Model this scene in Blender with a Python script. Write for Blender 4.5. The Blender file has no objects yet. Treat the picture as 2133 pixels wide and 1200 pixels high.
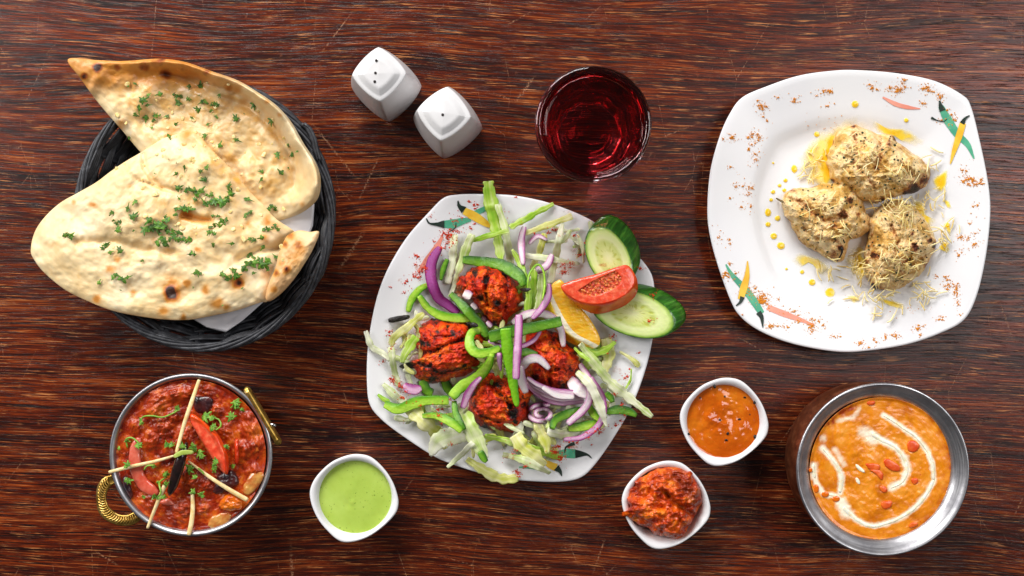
import bpy, math, random
import numpy as np
from mathutils import Vector, Euler
random.seed(7)
RNG = np.random.default_rng(11)
SC = bpy.context.scene
COL = SC.collection
PI = math.pi

# ------------------------------------------------------------------ camera, world, lamps
CAM_H = 0.95            # camera height above the table top (m)
PXM = 0.00044           # metres per photograph pixel on the table top
PCX, PCY = 1066.5, 600.0
cam = bpy.data.cameras.new('camera'); cam_o = bpy.data.objects.new('camera', cam); COL.objects.link(cam_o)
cam.sensor_width = 36.0
cam.lens = 36.0 * CAM_H / (2133 * PXM)
cam.clip_start = 0.05; cam.clip_end = 20
cam_o.location = (0, 0, CAM_H)
SC.camera = cam_o

world = bpy.data.worlds.new('World'); SC.world = world; world.use_nodes = True
wb = world.node_tree.nodes['Background']
wb.inputs[0].default_value = (0.96, 0.97, 1.0, 1); wb.inputs[1].default_value = 0.07

def area(name, loc, target, sx, sy, power, col):
    l = bpy.data.lights.new(name, 'AREA'); l.shape = 'RECTANGLE'; l.size = sx; l.size_y = sy
    l.energy = power; l.color = col
    o = bpy.data.objects.new(name, l); COL.objects.link(o); o.location = loc
    d = Vector(target) - Vector(loc); o.rotation_euler = d.to_track_quat('-Z', 'Y').to_euler()
    return o
area('softbox_key', (1.78, 0.42, 2.20), (0.1, 0.0, 0), 0.9, 1.9, 32.0, (1.0, 0.99, 0.985))
area('softbox_fill', (-0.80, 2.60, 1.75), (-0.1, 0, 0), 1.8, 1.4, 130.0, (1.0, 0.98, 0.96))
area('added_fill_left', (-2.55, 1.20, 1.90), (-0.2, 0, 0), 1.2, 1.4, 66.0, (1.0, 0.985, 0.965))  # added lamp, brightens the left side of the table
SC.view_settings.view_transform = 'Standard'; SC.view_settings.look = 'None'
SC.view_settings.exposure = 0.0; SC.view_settings.gamma = 1.0
SC.cycles.max_bounces = 16; SC.cycles.transmission_bounces = 16

# ------------------------------------------------------------------ numeric helpers
def W(px, py, z):
    px = np.asarray(px, float); py = np.asarray(py, float); z = np.asarray(z, float)
    k = PXM * (CAM_H - z) / CAM_H
    return np.stack(np.broadcast_arrays((px - PCX) * k, -(py - PCY) * k, z), -1)
def toPX(v):
    k = PXM * (CAM_H - v[..., 2]) / CAM_H
    return v[..., 0] / k + PCX, -v[..., 1] / k + PCY
def wl(px_len, z=0.03): return px_len * PXM * (CAM_H - z) / CAM_H

def _h(ix, iy, iz, seed):
    n = (ix.astype(np.int64) * 374761393 + iy.astype(np.int64) * 668265263 + iz.astype(np.int64) * 2147483647 + seed * 1274126177) & 0xffffffff
    n = ((n ^ (n >> 13)) * 1274126177) & 0xffffffff
    n = ((n ^ (n >> 16)) * 2246822519) & 0xffffffff
    return ((n ^ (n >> 15)) & 0xffffff) / float(0xffffff)
def vnoise(x, y, seed=0, z=None):
    x = np.asarray(x, float); y = np.asarray(y, float)
    z = np.zeros_like(x) if z is None else z
    xi, yi, zi = np.floor(x), np.floor(y), np.floor(z)
    fx, fy, fz = x - xi, y - yi, z - zi
    fx = fx * fx * (3 - 2 * fx); fy = fy * fy * (3 - 2 * fy); fz = fz * fz * (3 - 2 * fz)
    r = 0
    for a in (0, 1):
        for b in (0, 1):
            for c in ((0, 1) if np.any(fz) else (0,)):
                w = (fx if a else 1 - fx) * (fy if b else 1 - fy) * (fz if c else 1 - fz)
                r = r + w * _h(xi + a, yi + b, zi + c, seed)
    return r
def fbm(x, y, seed=0, oct=4, rough=0.5):
    r = 0; a = 1; s = 0
    for i in range(oct):
        r = r + a * vnoise(x * 2 ** i + 17.3 * i, y * 2 ** i - 9.1 * i, seed + i); s += a; a *= rough
    return r / s
def ridged(x, y, seed=0, oct=3):
    r = 0; a = 1; s = 0
    for i in range(oct):
        r = r + a * (1 - np.abs(2 * vnoise(x * 2 ** i, y * 2 ** i, seed + i) - 1)); s += a; a *= 0.5
    return r / s
def worley(x, y, seed=0):
    xi, yi = np.floor(x), np.floor(y); d = np.full(np.shape(x), 9.0)
    for a in (-1, 0, 1):
        for b in (-1, 0, 1):
            jx = _h(xi + a, yi + b, xi * 0, seed); jy = _h(xi + a, yi + b, xi * 0 + 1, seed)
            d = np.minimum(d, np.hypot(xi + a + jx - x, yi + b + jy - y))
    return d
def sm(a, b, x):
    t = np.clip((x - a) / (b - a), 0, 1); return t * t * (3 - 2 * t)

def spline(pts, n, closed=False):
    """Catmull-Rom through pts (any dimension), n points evenly spaced along it."""
    P = np.array(pts, float); m = len(P)
    if closed: Q = np.concatenate([P[-1:], P, P[:2]]); segs = m
    else: Q = np.concatenate([2 * P[:1] - P[1:2], P, 2 * P[-1:] - P[-2:-1]]); segs = m - 1
    out = []
    for i in range(segs):
        p0, p1, p2, p3 = Q[i:i + 4]
        t = np.linspace(0, 1, 24, endpoint=False)[:, None]
        out.append(0.5 * (2 * p1 + (p2 - p0) * t + (2 * p0 - 5 * p1 + 4 * p2 - p3) * t ** 2 + (3 * p1 - p0 - 3 * p2 + p3) * t ** 3))
    out = np.concatenate(out + [P[:1] if closed else P[-1:]])
    L = np.concatenate([[0], np.cumsum(np.linalg.norm(np.diff(out[:, :2], axis=0), axis=1))])
    s = np.linspace(0, L[-1], n + 1)[:-1] if closed else np.linspace(0, L[-1], n)
    return np.stack([np.interp(s, L, out[:, k]) for k in range(out.shape[1])], -1)

# height of what already lies on the table, seen from above, one cell per photograph pixel
HM = np.zeros((1200, 2133), np.float32)
def splat(v, r=1):
    x, y = toPX(v.reshape(-1, 3)); ix = np.rint(x).astype(int); iy = np.rint(y).astype(int); z = v.reshape(-1, 3)[:, 2]
    for a in range(-r, r + 1):
        for b in range(-r, r + 1):
            jx, jy = ix + a, iy + b; ok = (jx >= 0) & (jx < 2133) & (jy >= 0) & (jy < 1200)
            np.maximum.at(HM, (jy[ok], jx[ok]), z[ok].astype(np.float32))
def hm(px, py):
    ix = np.clip(np.rint(px).astype(int), 0, 2132); iy = np.clip(np.rint(py).astype(int), 0, 1199)
    return HM[iy, ix]

# ------------------------------------------------------------------ object helpers
def mk(name, V, polys, mat, parent=None, smooth=True, uv=None, attrs=None, base=True):
    """One mesh object; its origin at the bottom centre of its shape. polys: list of index arrays (n,3)/(n,4)."""
    V = np.asarray(V, float).reshape(-1, 3)
    polys = [np.asarray(p, int) for p in polys if len(p)]
    q = V - np.array([V[:, 0].mean(), V[:, 1].mean(), V[:, 2].min() - 1.0]); vol = 0.0
    for p in polys:
        for a in range(1, p.shape[1] - 1): vol += np.einsum('ij,ij->', q[p[:, 0]], np.cross(q[p[:, a]], q[p[:, a + 1]]))
    if vol < 0: polys = [p[:, ::-1] for p in polys]
    c = np.array([(V[:, 0].min() + V[:, 0].max()) / 2, (V[:, 1].min() + V[:, 1].max()) / 2, V[:, 2].min()])
    me = bpy.data.meshes.new(name)
    me.vertices.add(len(V)); me.vertices.foreach_set('co', (V - c).astype(np.float32).ravel())
    loops = np.concatenate([p.ravel() for p in polys]); sizes = np.concatenate([np.full(len(p), p.shape[1]) for p in polys])
    me.loops.add(len(loops)); me.loops.foreach_set('vertex_index', loops.astype(np.int32))
    me.polygons.add(len(sizes)); me.polygons.foreach_set('loop_start', np.concatenate([[0], np.cumsum(sizes)[:-1]]).astype(np.int32))
    me.polygons.foreach_set('use_smooth', np.full(len(sizes), smooth))
    me.update(calc_edges=True)
    if uv is not None:
        l = me.uv_layers.new(name='UVMap'); l.data.foreach_set('uv', np.asarray(uv, np.float32)[loops].ravel())
    for k, a in (attrs or {}).items():
        at = me.attributes.new(k, 'FLOAT', 'POINT'); at.data.foreach_set('value', np.asarray(a, np.float32).ravel())
    me.materials.append(mat)
    o = bpy.data.objects.new(name, me); COL.objects.link(o)
    o.location = c
    if parent is not None:
        o.parent = parent
        q = Vector(c); p = parent
        while p is not None: q = q - p.location; p = p.parent
        o.location = q
    return o
def empty(name, loc):
    o = bpy.data.objects.new(name, None); COL.objects.link(o); o.location = loc; o.empty_display_size = 0.02; return o
def tag(o, label=None, cat=None, group=None, kind=None):
    if label: o['label'] = label
    if cat: o['category'] = cat
    if group: o['group'] = group
    if kind: o['kind'] = kind
    return o
def gridfaces(nr, nc, wrap=True, off=0):
    i = np.arange(nr - 1)[:, None]; j = np.arange(nc if wrap else nc - 1)[None, :]; k = (j + 1) % nc
    a = i * nc + j; b = i * nc + k; c = (i + 1) * nc + k; d = (i + 1) * nc + j
    return off + np.stack([a, b, c, d], -1).reshape(-1, 4)
def orient(V, polys, up=True): return polys

def loft(name, cw, out, rows, mat, parent=None, attrs=None, captop=False, capbot=False, mod=None):
    """Stacked outlines: rows of (scale, z, roundness); out = (n,2) offsets in metres from centre cw."""
    out = np.asarray(out); n = len(out); R = np.hypot(*out.T).mean(); th = np.arctan2(out[:, 1], out[:, 0])
    circ = np.stack([np.cos(th), np.sin(th)], -1) * R
    V = []
    for r in rows:
        f, z, c = r[:3]
        p = f * ((1 - c) * out + c * circ)
        if mod: p = p * mod(th, f, z)[:, None]
        V.append(np.column_stack([p[:, 0] + cw[0], p[:, 1] + cw[1], np.full(n, z)]))
    V = np.concatenate(V); P = [gridfaces(len(rows), n)]
    if captop or capbot:
        ex = []
        for flag, ri, flip in ((captop, 0, False), (capbot, len(rows) - 1, True)):
            if flag:
                ci = len(V) + len(ex); ex.append([cw[0], cw[1], rows[ri][1]])
                j = np.arange(n); k = (j + 1) % n; t = np.stack([np.full(n, ci), ri * n + k, ri * n + j], -1)
                P.append(t[:, ::-1] if flip else t)
        V = np.concatenate([V, ex])
    return mk(name, V, P, mat, parent, attrs=attrs), V

def patch(name, outline, center, zf, mat, parent=None, nth=160, nt=40, thick=0.004, zb=None, attrf=None, jag=0.0, seed=0,
          under=True, tpow=0.8, raise_=1, smoothpts=True, inset=0.93):
    """A star-shaped body seen from above: outline in photograph pixels, top height zf(px,py,t,th)."""
    B = spline(outline, nth, True) if smoothpts else np.array(outline, float)
    C = np.array(center, float)
    if jag:
        a = np.arange(nth) / nth * len(outline) * 2.0
        d = B - C; B = C + d * (1 + jag * (fbm(a * 1.0, a * 0 + seed, seed, 4) - 0.5)[:, None] * 2)
        wrapw = np.clip(np.arange(nth) / 6.0, 0, 1)
    t = (np.linspace(0, 1, nt + 1)[1:]) ** tpow
    P = C + t[:, None, None] * (B - C)[None]
    T = np.broadcast_to(t[:, None], P.shape[:2])
    TH = np.arctan2((B - C)[:, 1], (B - C)[:, 0])[None].repeat(nt, 0)
    px = np.concatenate([[C[0]], P[..., 0].ravel()]); py = np.concatenate([[C[1]], P[..., 1].ravel()])
    tt = np.concatenate([[0], T.ravel()]); th = np.concatenate([[0], TH.ravel()])
    z = zf(px, py, tt, th)
    V = W(px, py, z)
    at = attrf(px, py, tt, th, z) if attrf else {}
    f = gridfaces(nt, nth, off=1)[:, ::-1]
    j = np.arange(nth); k = (j + 1) % nth
    tri = np.stack([np.zeros(nth, int), 1 + j, 1 + k], -1)
    polys = [f, tri]
    top = V.copy()
    if under:
        edge = V[1 + (nt - 1) * nth:]
        epx, epy = px[1 + (nt - 1) * nth:], py[1 + (nt - 1) * nth:]
        rows = []
        for q, (ins, dz) in enumerate(((0.995, 0.45), (inset, 1.0))):
            zz = edge[:, 2] - thick * dz if zb is None else edge[:, 2] * (1 - dz) + zb * dz
            r = W(C[0] + (epx - C[0]) * ins, C[1] + (epy - C[1]) * ins, zz); rows.append(r)
        zc = rows[-1][:, 2].mean() if zb is not None else (z[0] - thick)
        # the underside follows the top at a few rings
        ex = [rows[0], rows[1]]
        if zb is None:
            for ri in range(nt - 5, 2, -max(2, nt // 16)):
                s = 1 + ri * nth; r = V[s:s + nth].copy(); r[:, 2] -= thick; ex.append(r)
        ex.append(W(C[0], C[1], zc)[None])
        base = 1 + (nt - 1) * nth; n0 = len(V); V = np.concatenate([V] + ex); m = len(ex) - 1
        g = [np.stack([base + j, base + k, n0 + k, n0 + j], -1)]
        for q in range(m - 1): g.append(np.stack([n0 + q * nth + j, n0 + q * nth + k, n0 + (q + 1) * nth + k, n0 + (q + 1) * nth + j], -1))
        g = np.concatenate(g)[:, ::-1]
        lastr = n0 + (m - 1) * nth; tr = np.stack([lastr + j, lastr + k, np.full(nth, n0 + m * nth)], -1)[:, ::-1]
        polys += [g, tr]
        for kk in at: at[kk] = np.concatenate([at[kk], np.tile(at[kk][base:base + nth], m), [0]])
    o = mk(name, V, polys, mat, parent, attrs=at)
    if raise_: splat(top, raise_)
    return o

def gsm(z, k):
    if k < 1: return z
    ker = np.exp(-0.5 * (np.arange(-3 * k, 3 * k + 1) / k) ** 2); ker /= ker.sum()
    return np.convolve(np.pad(z, 3 * k, mode='edge'), ker, 'valid')

def strip(name, pts, w, th, mat, parent=None, lift=0.0, k=3, curl=0.0, roll=0.0, taper=(0.55, 0.55), wav=0.0, seed=0, zmin=None,
          nsec=12, sq=0.55, droop=False, up=1.0, step=3.5, edgewav=0.0, raise_=1, wn=0.0):
    """A strip that lies over whatever is under it. pts in photograph pixels, w in pixels (number or list), th in metres."""
    P0 = np.array([p[:2] for p in pts], float)
    L = np.linalg.norm(np.diff(P0, axis=0), axis=1).sum(); n = max(8, int(L / step))
    P = spline(P0, n)
    wpx = np.interp(np.linspace(0, 1, n), np.linspace(0, 1, len(w)), w) if hasattr(w, '__len__') else np.full(n, float(w))
    if wn:
        wpx = wpx * (1 + wn * (fbm(np.linspace(0, L / 11, n), np.full(n, seed * 1.7), seed, 3) - .5) * 2)
        P = P + ((fbm(np.linspace(0, L / 16, n), np.full(n, 3.3 + seed), seed + 3, 2) - .5) * wn * 7)[:, None] * np.array([[.7, .7]])
    T = np.gradient(P, axis=0); T /= np.linalg.norm(T, axis=1)[:, None] + 1e-9
    Nn = np.stack([-T[:, 1], T[:, 0]], -1)
    u = np.max([hm(P[:, 0] + Nn[:, 0] * q * wpx * .5, P[:, 1] + Nn[:, 1] * q * wpx * .5) for q in (-.8, -.4, 0, .4, .8)], axis=0)
    if not droop:
        mx = np.array([u[max(0, i - k):i + k + 1].max() for i in range(n)])
        z = np.maximum(gsm(mx, k), gsm(u, 1))
    else: z = gsm(u, k)
    z = z + th * 0.5 * up + lift + 0.0003
    if wav: z = z + wav * fbm(np.linspace(0, L / 25, n), np.zeros(n), seed, 3)
    if zmin is not None: z = np.maximum(z, zmin)
    C = W(P[:, 0], P[:, 1], z)
    T3 = np.gradient(C, axis=0); T3 /= np.linalg.norm(T3, axis=1)[:, None]
    S3 = np.cross(T3, [0, 0, 1.0]); S3 /= np.linalg.norm(S3, axis=1)[:, None]
    U3 = np.cross(S3, T3)
    rl = np.interp(np.linspace(0, 1, n), np.linspace(0, 1, len(roll)), roll) if hasattr(roll, '__len__') else np.full(n, roll)
    c, s = np.cos(rl)[:, None], np.sin(rl)[:, None]; S3, U3 = S3 * c + U3 * s, U3 * c - S3 * s
    hw = wpx * PXM * (CAM_H - z) / CAM_H * .5
    v = np.linspace(0, 1, n)
    end = np.minimum(1, np.minimum(taper[0] + (1 - taper[0]) * np.sqrt(np.clip(v / (0.5 * wpx.mean() / L + 1e-6), 0, 1)),
                                  taper[1] + (1 - taper[1]) * np.sqrt(np.clip((1 - v) / (0.5 * wpx.mean() / L + 1e-6), 0, 1))))
    hw = hw * end
    a = np.arange(nsec) / nsec * 2 * PI
    cx = np.sign(np.cos(a)) * np.abs(np.cos(a)) ** sq; sy = np.sign(np.sin(a)) * np.abs(np.sin(a)) ** sq
    rows = []
    for i in range(n):
        x = cx * hw[i]; y = sy * th * .5 * (end[i] * .5 + .5) - curl * hw[i] * (cx ** 2)
        if edgewav: y = y + edgewav * (fbm(np.full(nsec, v[i] * L / 14) + cx, cx * 1.5, seed + 5, 2) - .5)
        rows.append(C[i] + S3[i] * x[:, None] + U3[i] * y[:, None])
    V = np.concatenate(rows + [C[:1], C[-1:]])
    uv = np.concatenate([np.stack([np.tile((cx + 1) / 2, n), np.repeat(v * L * PXM * 20, nsec)], -1), [[.5, 0], [.5, v[-1] * L * PXM * 20]]])
    f = gridfaces(n, nsec); j = np.arange(nsec); kk = (j + 1) % nsec
    t1 = np.stack([np.full(nsec, n * nsec), kk, j], -1); t2 = np.stack([np.full(nsec, n * nsec + 1), (n - 1) * nsec + j, (n - 1) * nsec + kk], -1)
    o = mk(name, V, [f[:, ::-1], t1[:, ::-1], t2[:, ::-1]], mat, parent, uv=uv)
    if raise_: splat(V[:n * nsec], raise_ if wpx.mean() < 14 else 2)
    return o
def tube(name, C, r, mat, parent=None, nsec=8, closed=False, flat=1.0, ref=(0, 0, 1.0)):
    """Round bar along world points C (n,3); r number or array."""
    C = np.asarray(C, float); n = len(C); r = np.full(n, r) if np.isscalar(r) else np.asarray(r)
    T = (np.roll(C, -1, 0) - np.roll(C, 1, 0)) if closed else np.gradient(C, axis=0)
    T = T / np.linalg.norm(T, axis=1)[:, None]
    S = np.cross(T, np.array(ref)); S /= np.linalg.norm(S, axis=1)[:, None] + 1e-9; U = np.cross(S, T)
    a = np.arange(nsec) / nsec * 2 * PI
    V = (C[:, None] + r[:, None, None] * (np.cos(a)[None, :, None] * S[:, None] + flat * np.sin(a)[None, :, None] * U[:, None])).reshape(-1, 3)
    P = [gridfaces(n, nsec)[:, ::-1]]
    if closed:
        j = np.arange(nsec); k = (j + 1) % nsec; b = (n - 1) * nsec
        P.append(np.stack([b + j, b + k, k, j], -1)[:, ::-1])
    else:
        V = np.concatenate([V, C[:1], C[-1:]]); j = np.arange(nsec); k = (j + 1) % nsec
        P += [np.stack([np.full(nsec, n * nsec), j, k], -1), np.stack([np.full(nsec, n * nsec + 1), (n - 1) * nsec + k, (n - 1) * nsec + j], -1)]
    return mk(name, V, P, mat, parent), V

# ------------------------------------------------------------------ materials
def lin(h):
    h = h.lstrip('#'); c = [int(h[i:i + 2], 16) / 255 for i in (0, 2, 4)]
    return tuple(x / 12.92 if x <= .04045 else ((x + .055) / 1.055) ** 2.4 for x in c) + (1,)
class B:
    def __init__(s, name):
        s.m = bpy.data.materials.new(name); s.m.use_nodes = True; s.t = s.m.node_tree; s.p = s.t.nodes['Principled BSDF']; s.o = s.t.nodes['Material Output']; s._pos = None
    def put(s, sock, v):
        if isinstance(v, bpy.types.NodeSocket): s.t.links.new(v, sock)
        elif v is not None:
            if sock.type == 'RGBA' and isinstance(v, str): v = lin(v)
            sock.default_value = v
    def n(s, typ, ins=None, **at):
        nd = s.t.nodes.new('ShaderNode' + typ)
        for k, v in at.items(): setattr(nd, k, v)
        for k, v in (ins or {}).items(): s.put(nd.inputs[k], v)
        return nd
    def pos(s):
        if s._pos is None: s._pos = s.n('NewGeometry').outputs['Position']
        return s._pos
    def uv(s): return s.n('UVMap').outputs[0]
    def attr(s, a): return s.n('Attribute', attribute_name=a).outputs['Fac']
    def map(s, scale, v=None, loc=(0, 0, 0), rot=(0, 0, 0)):
        return s.n('Mapping', {'Vector': v or s.pos(), 'Scale': scale, 'Location': loc, 'Rotation': rot}).outputs[0]
    def noise(s, scale, detail=3, rough=.55, v=None, dist=0.0):
        return s.n('TexNoise', {'Vector': v or s.pos(), 'Scale': scale, 'Detail': detail, 'Roughness': rough, 'Distortion': dist}).outputs['Fac']
    def vor(s, scale, v=None, feature='F1', out='Distance', rnd=1.0):
        return s.n('TexVoronoi', {'Vector': v or s.pos(), 'Scale': scale, 'Randomness': rnd}, feature=feature).outputs[out]
    def ramp(s, f, stops, interp='LINEAR'):
        r = s.n('ValToRGB', {'Fac': f}); e = r.color_ramp.elements; r.color_ramp.interpolation = interp
        while len(e) < len(stops): e.new(.5)
        for q, (p, c) in zip(e, stops): q.position = p; q.color = lin(c) if isinstance(c, str) else ((c, c, c, 1) if np.isscalar(c) else c)
        return r.outputs['Color']
    def mix(s, f, a, b, blend='MIX'):
        m = s.n('Mix', data_type='RGBA', blend_type=blend); s.put(m.inputs[0], f); s.put(m.inputs[6], a); s.put(m.inputs[7], b); return m.outputs[2]
    def ma(s, op, a, b=0.0, c=0.0, clamp=False):
        m = s.n('Math', operation=op, use_clamp=clamp); s.put(m.inputs[0], a); s.put(m.inputs[1], b); s.put(m.inputs[2], c); return m.outputs[0]
    def mr(s, v, a, b, c=0.0, d=1.0):
        return s.n('MapRange', {'Value': v, 'From Min': a, 'From Max': b, 'To Min': c, 'To Max': d}).outputs[0]
    def bump(s, h, strength=.3, dist=.001, n=None):
        return s.n('Bump', {'Height': h, 'Strength': strength, 'Distance': dist, 'Normal': n}).outputs[0] if n else s.n('Bump', {'Height': h, 'Strength': strength, 'Distance': dist}).outputs[0]
    def done(s, col=None, rough=.5, bump=None, **kw):
        names = {'metal': 'Metallic', 'sss': 'Subsurface Weight', 'sssr': 'Subsurface Radius', 'ssss': 'Subsurface Scale', 'coat': 'Coat Weight', 'coatr': 'Coat Roughness',
                 'trans': 'Transmission Weight', 'ior': 'IOR', 'alpha': 'Alpha', 'spec': 'Specular IOR Level', 'aniso': 'Anisotropic'}
        s.put(s.p.inputs['Base Color'], col); s.put(s.p.inputs['Roughness'], rough)
        if bump is not None: s.put(s.p.inputs['Normal'], bump)
        for k, v in kw.items(): s.put(s.p.inputs[names[k]], v)
        return s.m

def wood():
    b = B('dark_wood')
    p = b.pos(); lowf = b.n('TexNoise', {'Vector': b.map((2.2, 5.0, 1)), 'Scale': 1.0, 'Detail': 2}).outputs['Fac']
    mid = b.noise(1.0, 2, .5, b.map((9, 22, 1)))
    sep = b.n('SeparateXYZ', {'Vector': p})
    y = b.ma('ADD', sep.outputs['Y'], b.ma('MULTIPLY', b.ma('SUBTRACT', lowf, .5), .055))
    y = b.ma('ADD', y, b.ma('MULTIPLY', b.ma('SUBTRACT', mid, .5), .0025))
    y = b.ma('ADD', y, b.ma('MULTIPLY', sep.outputs['X'], .03))
    v = b.n('CombineXYZ', {'X': sep.outputs['X'], 'Y': y}).outputs[0]
    def g(sx, sy, d=3, r=.55, off=0, dist=0.0): return b.noise(1.0, d, r, b.map((sx, sy, 1), v, loc=(off, off * 1.7, 0)), dist)
    fa = g(12, 560, 4, .72); fb_ = g(30, 1250, 3, .7, 5); fm = g(7, 150, 4, .6, 55); band = g(3.4, 26, 6, .70, 2, .25); big = g(1.6, 6, 2, .5, 9); yb = g(.9, 60, 3, .6, 41)
    pore = g(24, 700, 4, .7, 13); lite = g(24, 760, 4, .7, 21); brk = g(34, 120, 3, .6, 33); spl = b.noise(110, 4, .7)
    f = b.ma('ADD', b.ma('ADD', b.ma('MULTIPLY', fa, .46), b.ma('MULTIPLY', fb_, .32)), b.ma('MULTIPLY', fm, .22))
    f = b.ma('ADD', f, b.ma('MULTIPLY', b.ma('SUBTRACT', yb, .5), .22))
    base = b.ramp(f, [(.40, '090303'), (.457, '250a05'), (.508, '521808'), (.562, '823410'), (.637, 'b06433')])
    base = b.mix(b.mr(big, .35, .7, 0, .45), base, '37120a')
    dk = b.ma('MULTIPLY', b.mr(b.ma('ADD', band, b.ma('MULTIPLY', b.ma('SUBTRACT', brk, .5), .16)), .52, .64), b.mr(f, .40, .60, 1, .45), clamp=True)
    base = b.mix(b.ma('MULTIPLY', dk, .93), base, '0c0a0d')
    base = b.mix(b.mr(pore, .55, .62, 0, .9), base, '0c0505')
    lt = b.ma('MULTIPLY', b.mr(lite, .56, .63), b.mr(brk, .42, .58), clamp=True)
    base = b.mix(b.ma('MULTIPLY', lt, .75), base, 'c8824c')
    base = b.mix(b.mr(spl, .62, .74, 0, .25), base, 'b06a45')
    sc = None
    for rot, sca, th in ((.9, 11, .010), (-.6, 9, .008), (2.3, 17, .012), (1.45, 13, .010), (.35, 21, .013)):
        e = b.vor(sca, b.map((1, .35, 1), rot=(0, 0, rot), loc=(rot, 0, 0)), 'DISTANCE_TO_EDGE')
        ln = b.mr(e, 0, th * .45, 1, 0)
        ln = b.ma('MULTIPLY', ln, b.mr(b.noise(14, 2, .5, b.map((1, 1, 1), loc=(rot * 3, 0, 0))), .58, .66), clamp=True)
        ln = b.ma('MULTIPLY', ln, b.mr(b.noise(500, 2), .45, .62), clamp=True)
        sc = ln if sc is None else b.ma('MAXIMUM', sc, ln)
    base = b.mix(b.ma('MULTIPLY', sc, .38), base, 'd8a27a')
    h = b.ma('SUBTRACT', f, b.ma('MULTIPLY', b.mr(pore, .54, .66), .5)); h = b.ma('SUBTRACT', h, b.ma('MULTIPLY', sc, .4))
    rough = b.ma('ADD', b.mr(f, .4, .6, .30, .20), b.ma('MULTIPLY', lowf, .06))
    return b.done(base, rough, b.bump(h, .32, .0007), spec=.34)
def simple(name, col, rough, var=None, sc=60, bs=0, bsc=200, bd=.0006, **kw):
    b = B(name)
    c = b.mix(b.mr(b.noise(sc, 4), .35, .65), col, var) if var else col
    return b.done(c, rough, b.bump(b.noise(bsc, 3), bs, bd) if bs else None, **kw)
def ceramic():
    b = B('white_glazed_ceramic')
    c = b.mix(b.mr(b.noise(9, 3), .4, .7), 'e4e3e4', 'dedde0')
    return b.done(c, b.mr(b.noise(40, 3), .3, .7, .10, .16), b.bump(b.noise(60, 2), .05, .0005), spec=.14)
def shaker_mat():
    b = B('satin_white_ceramic'); return b.done(b.mix(b.mr(b.noise(30, 3), .4, .7), 'dcdbdc', 'd3d1d1'), .28, b.bump(b.noise(500, 2), .05, .0003))
def steel(name, col='c4c3c6', r0=.2, r1=.34, center=(0, 0)):
    b = B(name)
    # brushed rings around the bowl axis
    sp = b.n('SeparateXYZ', {'Vector': b.pos()}); dx = b.ma('SUBTRACT', sp.outputs['X'], center[0]); dy = b.ma('SUBTRACT', sp.outputs['Y'], center[1])
    rad = b.ma('SQRT', b.ma('ADD', b.ma('MULTIPLY', dx, dx), b.ma('MULTIPLY', dy, dy)))
    vv = b.n('CombineXYZ', {'X': b.ma('MULTIPLY', rad, 900), 'Y': b.ma('MULTIPLY', sp.outputs['Z'], 900), 'Z': b.ma('MULTIPLY', b.ma('ARCTAN2', dy, dx), 1.5)}).outputs[0]
    ring = b.noise(1.0, 3, .6, vv); sm_ = b.noise(45, 4)
    return b.done(b.mix(b.mr(sm_, .4, .65), col, '96959a'), b.ma('ADD', b.mr(ring, .3, .7, r0, r1), b.mr(sm_, .4, .7, 0, .1)), b.bump(ring, .12, .0002), metal=1.0)
def brass():
    b = B('aged_brass'); c = b.ramp(b.noise(160, 4), [(.3, '8a6a2a'), (.5, 'c09a4a'), (.7, 'e0bf74')])
    return b.done(c, .32, b.bump(b.noise(500, 3), .2, .0004), metal=.9)
def copper():
    b = B('dark_copper'); d = b.vor(150, feature='SMOOTH_F1')
    return b.done(b.ramp(b.noise(120, 4), [(.3, '6b3826'), (.55, '935336'), (.75, 'b87650')]), .38, b.bump(d, .35, .001), metal=.85)
def wicker():
    b = B('black_wicker')
    c = b.ramp(b.noise(160, 4), [(.3, '1d1d20'), (.55, '34353a'), (.75, '56575c')])
    c = b.mix(b.mr(b.noise(900, 2), .68, .76, 0, .6), c, '77767a')
    return b.done(c, b.mr(b.noise(200, 2), .3, .7, .38, .55), b.bump(b.noise(1.0, 3, .6, b.map((500, 500, 500))), .3, .0004))
def naan():
    b = B('baked_naan')
    n1 = b.noise(26, 5, .6); n2 = b.noise(95, 4, .6)
    base = b.ramp(n1, [(.3, 'debd86'), (.5, 'ead1a2'), (.7, 'f1e0bc')])
    oil = b.attr('oil'); oi = b.ma('MULTIPLY', oil, b.mr(b.ma('ADD', n2, b.ma('MULTIPLY', n1, .6)), .60, 1.0), clamp=True)
    base = b.mix(b.ma('MULTIPLY', oi, .85), base, 'dd9c24')
    base = b.mix(b.ma('MULTIPLY', b.mr(b.noise(60, 4, .6, b.map((1, 1, 1), loc=(3, 1, 0))), .54, .68), .35), base, 'e0ab5c')
    gold = b.attr('gold'); base = b.mix(b.ma('MULTIPLY', gold, b.mr(n1, .3, .6, .45, 1), clamp=True), base, 'd58a35')
    br = b.ma('MULTIPLY', b.attr('brown'), b.mr(n2, .3, .65, .85, 1.5))
    base = b.mix(b.mr(br, .06, .38), base, 'd3903f'); base = b.mix(b.mr(br, .34, .75), base, '9a4c17'); base = b.mix(b.mr(br, .8, 1.05), base, '34180e')
    h = b.ma('ADD', b.ma('MULTIPLY', b.noise(55, 4, .6), .8), b.ma('MULTIPLY', b.noise(300, 3, .6), .12))
    return b.done(base, b.ma('ADD', .46, b.ma('MULTIPLY', oi, -.18)), b.bump(h, .13, .0008), sss=.10, ssss=.004, sssr=(1, .7, .4))
def leafm(name, c1, c2, c3, rough=.4):
    b = B(name); c = b.ramp(b.noise(330, 3), [(.3, c1), (.5, c2), (.72, c3)])
    c = b.mix(b.mr(b.n('ObjectInfo').outputs['Random'], 0, 1, 0, .45), c, c1)
    return b.done(c, rough + .1, b.bump(b.noise(600, 3), .4, .0006), sss=.05, ssss=.002)
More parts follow.
